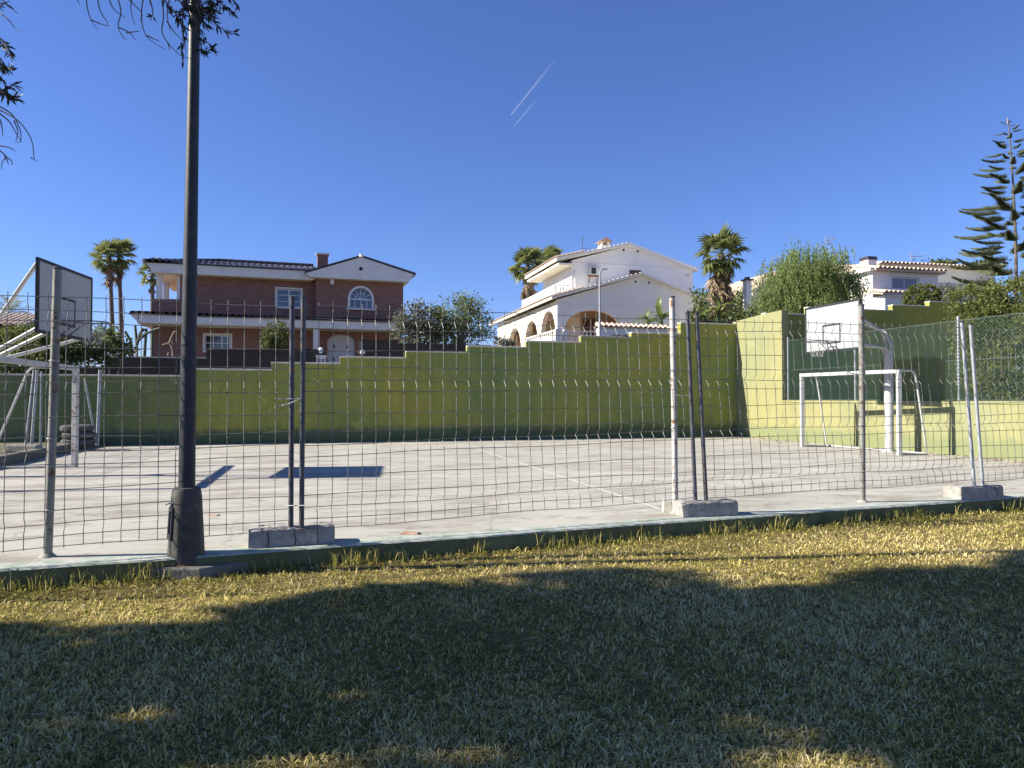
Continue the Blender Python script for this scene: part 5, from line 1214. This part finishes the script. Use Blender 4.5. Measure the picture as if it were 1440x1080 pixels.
P, D, T = np.concatenate([P, P2]), np.concatenate([D, D2]), np.concatenate([T, T2]); bl = bl + low
wp = P + np.array(bt); keep = ~((wp[:, 0] > -.80 * wp[:, 1] - .3) & (wp[:, 1] > .3) & (wp[:, 2] < CAM.z + .70 * wp[:, 1]))
P, D, T = P[keep], D[keep], T[keep]
leaf_cloud('crown', P, D + rg.normal(size=D.shape) * .8, .22, .5, M['f_dark'], big, rg, T)
limbs(big, bl, .26, 3.4, M['bark'], rg)
# hanging twigs traced where they enter the view (about 4.7 m away)
def twig(pts, Y, r0=.006, leaves=0, lsize=.06, y_jit=.15, seed=0, twist=.5):
    rg = np.random.default_rng(seed); W = [at(x, y, Y + rg.uniform(-y_jit, y_jit) * .3) for x, y in pts]
    Wb = [w_ - Vector(bt) for w_ in W]
    # smooth the polyline
    sm = []
    for i in range(len(Wb) - 1):
        p0 = Wb[max(i - 1, 0)]; p1 = Wb[i]; p2 = Wb[i + 1]; p3 = Wb[min(i + 2, len(Wb) - 1)]
        for t in (0, .25, .5, .75): sm.append(.5 * ((2 * p1) + (p2 - p0) * t + (2 * p0 - 5 * p1 + 4 * p2 - p3) * t * t + (3 * p1 - p0 - 3 * p2 + p3) * t ** 3))
    sm.append(Wb[-1])
    TW_.tube(sm, [r0 * (1 - .75 * i / len(sm)) for i in range(len(sm))], 5, cap=False)
    for k in range(leaves):
        f = rg.uniform(.15, 1.0); i = int(f * (len(sm) - 2)); p = sm[i]; d = (sm[i + 1] - sm[i]).normalized()
        dv = d * .7 + Vector(rg.normal(size=3)) * twist + Vector((0, 0, -.25)); dv.normalize(); ll = lsize * rg.uniform(.7, 1.25)
        LC.append(p + dv * ll * .5); LD.append(dv); LS.append(ll)
TW_ = MB(); LC, LD, LS = [], [], []
Yt = 4.7
bare = [[(103,-40),(108,-5),(112,6)],[(120,-30),(122,5),(128,28),(138,42)],[(135,-20),(140,12),(150,30),(152,38)],[(128,28),(140,33),(152,37)],[(160,-20),(170,14),(166,36),(173,52),(178,56)],[(166,38),(182,46),(190,56)],[(178,46),(196,44)],
        [(190,-20),(184,10),(190,36)],[(205,-20),(199,16),(202,42),(212,57),(233,70)],[(206,50),(224,58)],[(225,-20),(230,20),(228,45),(240,65),(258,80),(279,83)],[(235,30),(245,45),(258,58)],[(150,-20),(158,10),(176,25)],[(240,-10),(235,20),(240,44)],[(172,-10),(190,8),(200,20),(196,30)],[(236,60),(239,70)],
        [(0,-5),(8,5),(25,19)],[(0,18),(12,28),(20,38),(31,46)],[(0,150),(18,162),(28,182),(29,198),(23,201)],[(0,155),(26,170),(44,196),(48,222),(53,227)],[(44,222),(48,224)],[(0,168),(3,180),(4,192)],[(0,205),(14,208),(22,213)],[(0,212),(8,220),(3,228),(2,238)],[(6,219),(16,226),(17,232)],[(8,221),(12,231)],[(20,170),(25,185),(22,200)],[(0,160),(14,172),(24,190),(31,200)]]
for i, s_ in enumerate(bare): twig(s_, Yt + .1 * (i % 3), .0052, seed=100 + i)
leafy = [([(215,-30),(235,5),(252,26),(262,48)],26),([(255,-30),(258,10),(256,40),(262,74)],22),([(262,-30),(270,0),(276,30),(290,58),(304,70)],34),([(270,-30),(285,8),(300,30),(318,44),(334,44)],30),([(280,-40),(300,-5),(318,10),(326,18)],34),
         ([(240,-20),(262,4),(280,18),(300,22)],40),([(270,10),(280,50),(286,72),(302,66)],24),([(250,0),(270,12),(292,14),(310,20)],40),([(262,-10),(275,4),(282,22),(292,40)],36),([(290,-30),(318,-8),(330,2),(334,14)],18),([(255,60),(256,78),(258,88)],6),([(205,-20),(215,15),(212,24)],6),([(288,-20),(296,8),(298,28)],34),([(255,-20),(265,16),(272,40)],30),
         ([(-30,40),(0,55),(12,70),(18,80)],26),([(-30,60),(-5,80),(8,98),(16,94)],22),([(-30,90),(0,108),(10,122),(26,116)],22),([(-30,110),(0,128),(14,138),(28,134)],26),([(-20,60),(2,84),(6,100)],18),([(-20,30),(0,10),(8,2)],8),([(-20,100),(2,126),(18,142)],20)]
for i, (s_, n_) in enumerate(leafy): twig(s_, Yt + .12 * (i % 4) - .15, .0065, int(n_ * 1.7), .060, seed=200 + i)
TW_.build('twigs', M['bark'], big)['kind'] = 'stuff'
# one bough links the hanging twigs with the crown
bp = [at(150, -170, Yt + .1) - Vector(bt), at(60, -330, Yt) - Vector(bt), Vector((2.2, 1.6, 5.2)), Vector((0, 0, 3.6))]
MB().tube(bp, [.012, .03, .06, .12], 7).build('bough', M['bark'], big, smooth=True)
for s_ in [(115,-40),(215,-30),(260,-30),(280,-40)]:
    MB().tube([at(150, -170, Yt + .1) - Vector(bt), at((150 + s_[0]) / 2, (s_[1] - 170) / 2 - 10, Yt) - Vector(bt), at(*s_, Yt) - Vector(bt)], [.011, .009, .006], 6).build('bough', M['bark'], big, smooth=True)
leaf_cloud('hanging_leaves', np.array([tuple(v) for v in LC]), np.array([tuple(v) for v in LD]), np.array(LS), .22, M['f_near'], big, rg)
# ------------------------------------------------------------------ lawn of real blades
m, nt, b = base('grass_blades')
a = node(nt, 'ShaderNodeAttribute', attribute_name='tint')
k = ramp(nt, a.outputs['Fac'], [(0, (.07, .085, .012)), (.25, (.24, .235, .04)), (.5, (.50, .45, .105)), (.78, (.76, .60, .25)), (1, (.86, .72, .39))])
nt.links.new(k, b.inputs['Base Color']); b.inputs['Roughness'].default_value = .65; b.inputs['Specular IOR Level'].default_value = .25
t = node(nt, 'ShaderNodeBsdfTranslucent'); nt.links.new(k, t.inputs[0]); s = node(nt, 'ShaderNodeMixShader'); s.inputs[0].default_value = .3
nt.links.new(b.outputs[0], s.inputs[1]); nt.links.new(t.outputs[0], s.inputs[2]); nt.links.new(s.outputs[0], nt.nodes['Material Output'].inputs['Surface']); M['grass'] = m
rg = np.random.default_rng(3)
def patch(x, y):
    return (np.sin(x * 1.7 + 1.3 * np.sin(y * 1.1)) + np.sin(y * 2.3 + x * .9 + 2) + np.sin(x * 4.1 - y * 3.3) * .6 + np.sin(x * 7.7 + y * 6.1) * .4) / 3
def blades(name, X, Y, H, Wd, tint, lean, label=None, parent=None):
    n = len(X); th = rg.uniform(0, 2 * np.pi, n); ld = rg.uniform(0, 2 * np.pi, n)
    px_, py_ = np.cos(th) * Wd / 2, np.sin(th) * Wd / 2; lx, ly = np.cos(ld) * lean * H, np.sin(ld) * lean * H; z0 = -.004
    V = np.empty((n, 5, 3))
    V[:, 0] = np.stack([X - px_, Y - py_, np.full(n, z0)], 1); V[:, 1] = np.stack([X + px_, Y + py_, np.full(n, z0)], 1)
    V[:, 2] = np.stack([X + px_ * .8 + lx * .3, Y + py_ * .8 + ly * .3, H * .6], 1); V[:, 3] = np.stack([X - px_ * .8 + lx * .3, Y - py_ * .8 + ly * .3, H * .6], 1)
    V[:, 4] = np.stack([X + lx, Y + ly, H * np.clip(1 - lean * .35, .25, 1)], 1)
    i = (np.arange(n) * 5)[:, None]; F = np.concatenate([i + np.array([0, 1, 2]), i + np.array([0, 2, 3]), i + np.array([3, 2, 4])], 1).reshape(-1, 3)
    o = np_mesh(name, V.reshape(-1, 3), F, M['grass'], parent, np.repeat(tint, 5)); o['kind'] = 'stuff'
    if label: o['label'] = label
    return o
N = 300000
Y = 1.9 + (12.5 - 1.9) * rg.random(N) ** 1.55; X = (rg.random(N) * 2 - 1) * (.76 * Y + .5)
edge = (X - E0.x) * EN.x + (Y - E0.y) * EN.y                       # > 0 lies under the slab
ok = (edge < -.012) & ~((np.abs(X - LP.x) < .2) & (np.abs(Y - LP.y) < .19)); X, Y, edge = X[ok], Y[ok], edge[ok]
keep = rg.random(len(X)) < np.clip(1.05 + .55 * patch(X * 1.9 + 5, Y * 1.9), .35, 1); X, Y, edge = X[keep], Y[keep], edge[keep]
pt = patch(X, Y); n = len(X)
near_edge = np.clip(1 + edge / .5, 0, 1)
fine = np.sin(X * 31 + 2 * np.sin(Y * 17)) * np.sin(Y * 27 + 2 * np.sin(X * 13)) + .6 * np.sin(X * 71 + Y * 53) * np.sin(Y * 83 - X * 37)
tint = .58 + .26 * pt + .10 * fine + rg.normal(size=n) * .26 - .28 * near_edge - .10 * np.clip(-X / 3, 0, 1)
H = rg.uniform(.008, .038, n) * (1 + .3 * pt + .45 * np.clip(fine, -1, 1)) + near_edge ** 4 * rg.uniform(0, .06, n)
Wd = rg.uniform(.0032, .0075, n) * (.8 + Y / 10)
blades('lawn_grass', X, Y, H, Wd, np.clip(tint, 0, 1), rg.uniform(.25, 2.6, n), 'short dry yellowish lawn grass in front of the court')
# longer tufts against the slab edge and the plinth
n = 2600; u = rg.random(n) * 15.5 - 1.5; cl = np.sin(u * 3.1) + np.sin(u * 7.3 + 1) + rg.normal(size=n) * .5; u = u[cl > .0]; n = len(u); off_ = -.015 - np.abs(rg.normal(size=n)) * .07
X = E0.x + ED.x * u + EN.x * off_; Y = E0.y + ED.y * u + EN.y * off_
ok = ~((np.abs(X - LP.x) < .2) & (np.abs(Y - LP.y) < .19)); X, Y = X[ok], Y[ok]; n = len(X)
blades('edge_tufts', X, Y, rg.uniform(.05, .17, n) * np.where(rg.random(n) < .15, 1.5, 1), np.full(n, .0055), np.clip(rg.normal(.42, .22, n), 0, 1), rg.uniform(.1, .8, n), 'long seeding grass tufts along the foot of the slab')
n = 260; Yl = rg.uniform(2.4, 8.5, n); Xl = (rg.random(n) * 2 - 1) * .75 * Yl; kp = ((Xl - E0.x) * EN.x + (Yl - E0.y) * EN.y) < -.1
Cl = np.stack([Xl, Yl, np.full(n, .03)], 1)[kp]; Dl = rg.normal(size=Cl.shape); Dl[:, 2] *= .3
o = leaf_cloud('fallen_leaves', Cl, Dl, .045, .4, M['f_dead'], None, rg); o['kind'] = 'stuff'; o['label'] = 'small dead leaves scattered over the lawn'
# dry leaves blown against the walls of the court
n = 900; t = rg.random(n); d_ = np.abs(rg.normal(size=n)) * .5 + .03; side = rg.random(n)
pr = np.where((side < .6)[:, None], np.array(CR.xy)[None] + np.array(VR.xy)[None] * (t * 12)[:, None] - np.array([.96, .28])[None] * d_[:, None], np.array(CL.xy)[None] + np.array(FW.u.xy)[None] * (t * 18)[:, None] - np.array(FW.v.xy)[None] * d_[:, None])
C_ = np.concatenate([pr, np.full((n, 1), SLAB + .012)], 1); Dd = rg.normal(size=(n, 3)); Dd[:, 2] *= .25
lt_ = leaf_cloud('leaf_litter', C_, Dd, .05, .5, M['f_dead'], None, rg); lt_['kind'] = 'stuff'; lt_['label'] = 'dry brown leaves scattered along the foot of the walls'
# ------------------------------------------------------------------ vapour trails high in the sky
m, nt, b = base('vapour'); co = coords(nt); sp = node(nt, 'ShaderNodeSeparateXYZ'); nt.links.new(co, sp.inputs[0])
tr = node(nt, 'ShaderNodeBsdfTransparent'); df = node(nt, 'ShaderNodeBsdfDiffuse'); df.inputs[0].default_value = (.9, .9, .92, 1); tl = node(nt, 'ShaderNodeBsdfTranslucent'); tl.inputs[0].default_value = (.9, .9, .92, 1)
ad = node(nt, 'ShaderNodeMixShader'); ad.inputs[0].default_value = .5; nt.links.new(df.outputs[0], ad.inputs[1]); nt.links.new(tl.outputs[0], ad.inputs[2])
mr = node(nt, 'ShaderNodeMapRange'); mr.inputs['From Min'].default_value = 0; mr.inputs['From Max'].default_value = 1; mr.inputs['To Min'].default_value = .20; mr.inputs['To Max'].default_value = .0; nt.links.new(sp.outputs['X'], mr.inputs[0])
mx = node(nt, 'ShaderNodeMixShader'); nt.links.new(mr.outputs[0], mx.inputs[0]); nt.links.new(tr.outputs[0], mx.inputs[1]); nt.links.new(ad.outputs[0], mx.inputs[2]); nt.links.new(mx.outputs[0], nt.nodes['Material Output'].inputs['Surface']); M['vapour'] = m
for a_, b_, r0, r1, lab in (((718.5, 162), (782, 82), 4.5, 9, 'longer bright vapour trail high in the blue sky'), ((722.5, 178), (756, 138), 3.0, 6, 'shorter faint vapour trail just below the longer one')):
    A = at(*a_, 6000); B = at(*b_, 6000); L_ = (B - A).length
    o = MB().tube([(t_, 0, 0) for t_ in (0, .25, .5, .75, 1)], [r0 * .6, r0, r0 * .5 + r1 * .5, r1, r1], 8).build('vapour_trail', M['vapour'], smooth=True)
    o.scale = (L_, 1, 1); o.location = A; o.rotation_euler = (B - A).to_track_quat('X', 'Z').to_euler(); tag(o, lab, 'vapour trail', 'vapour trails')
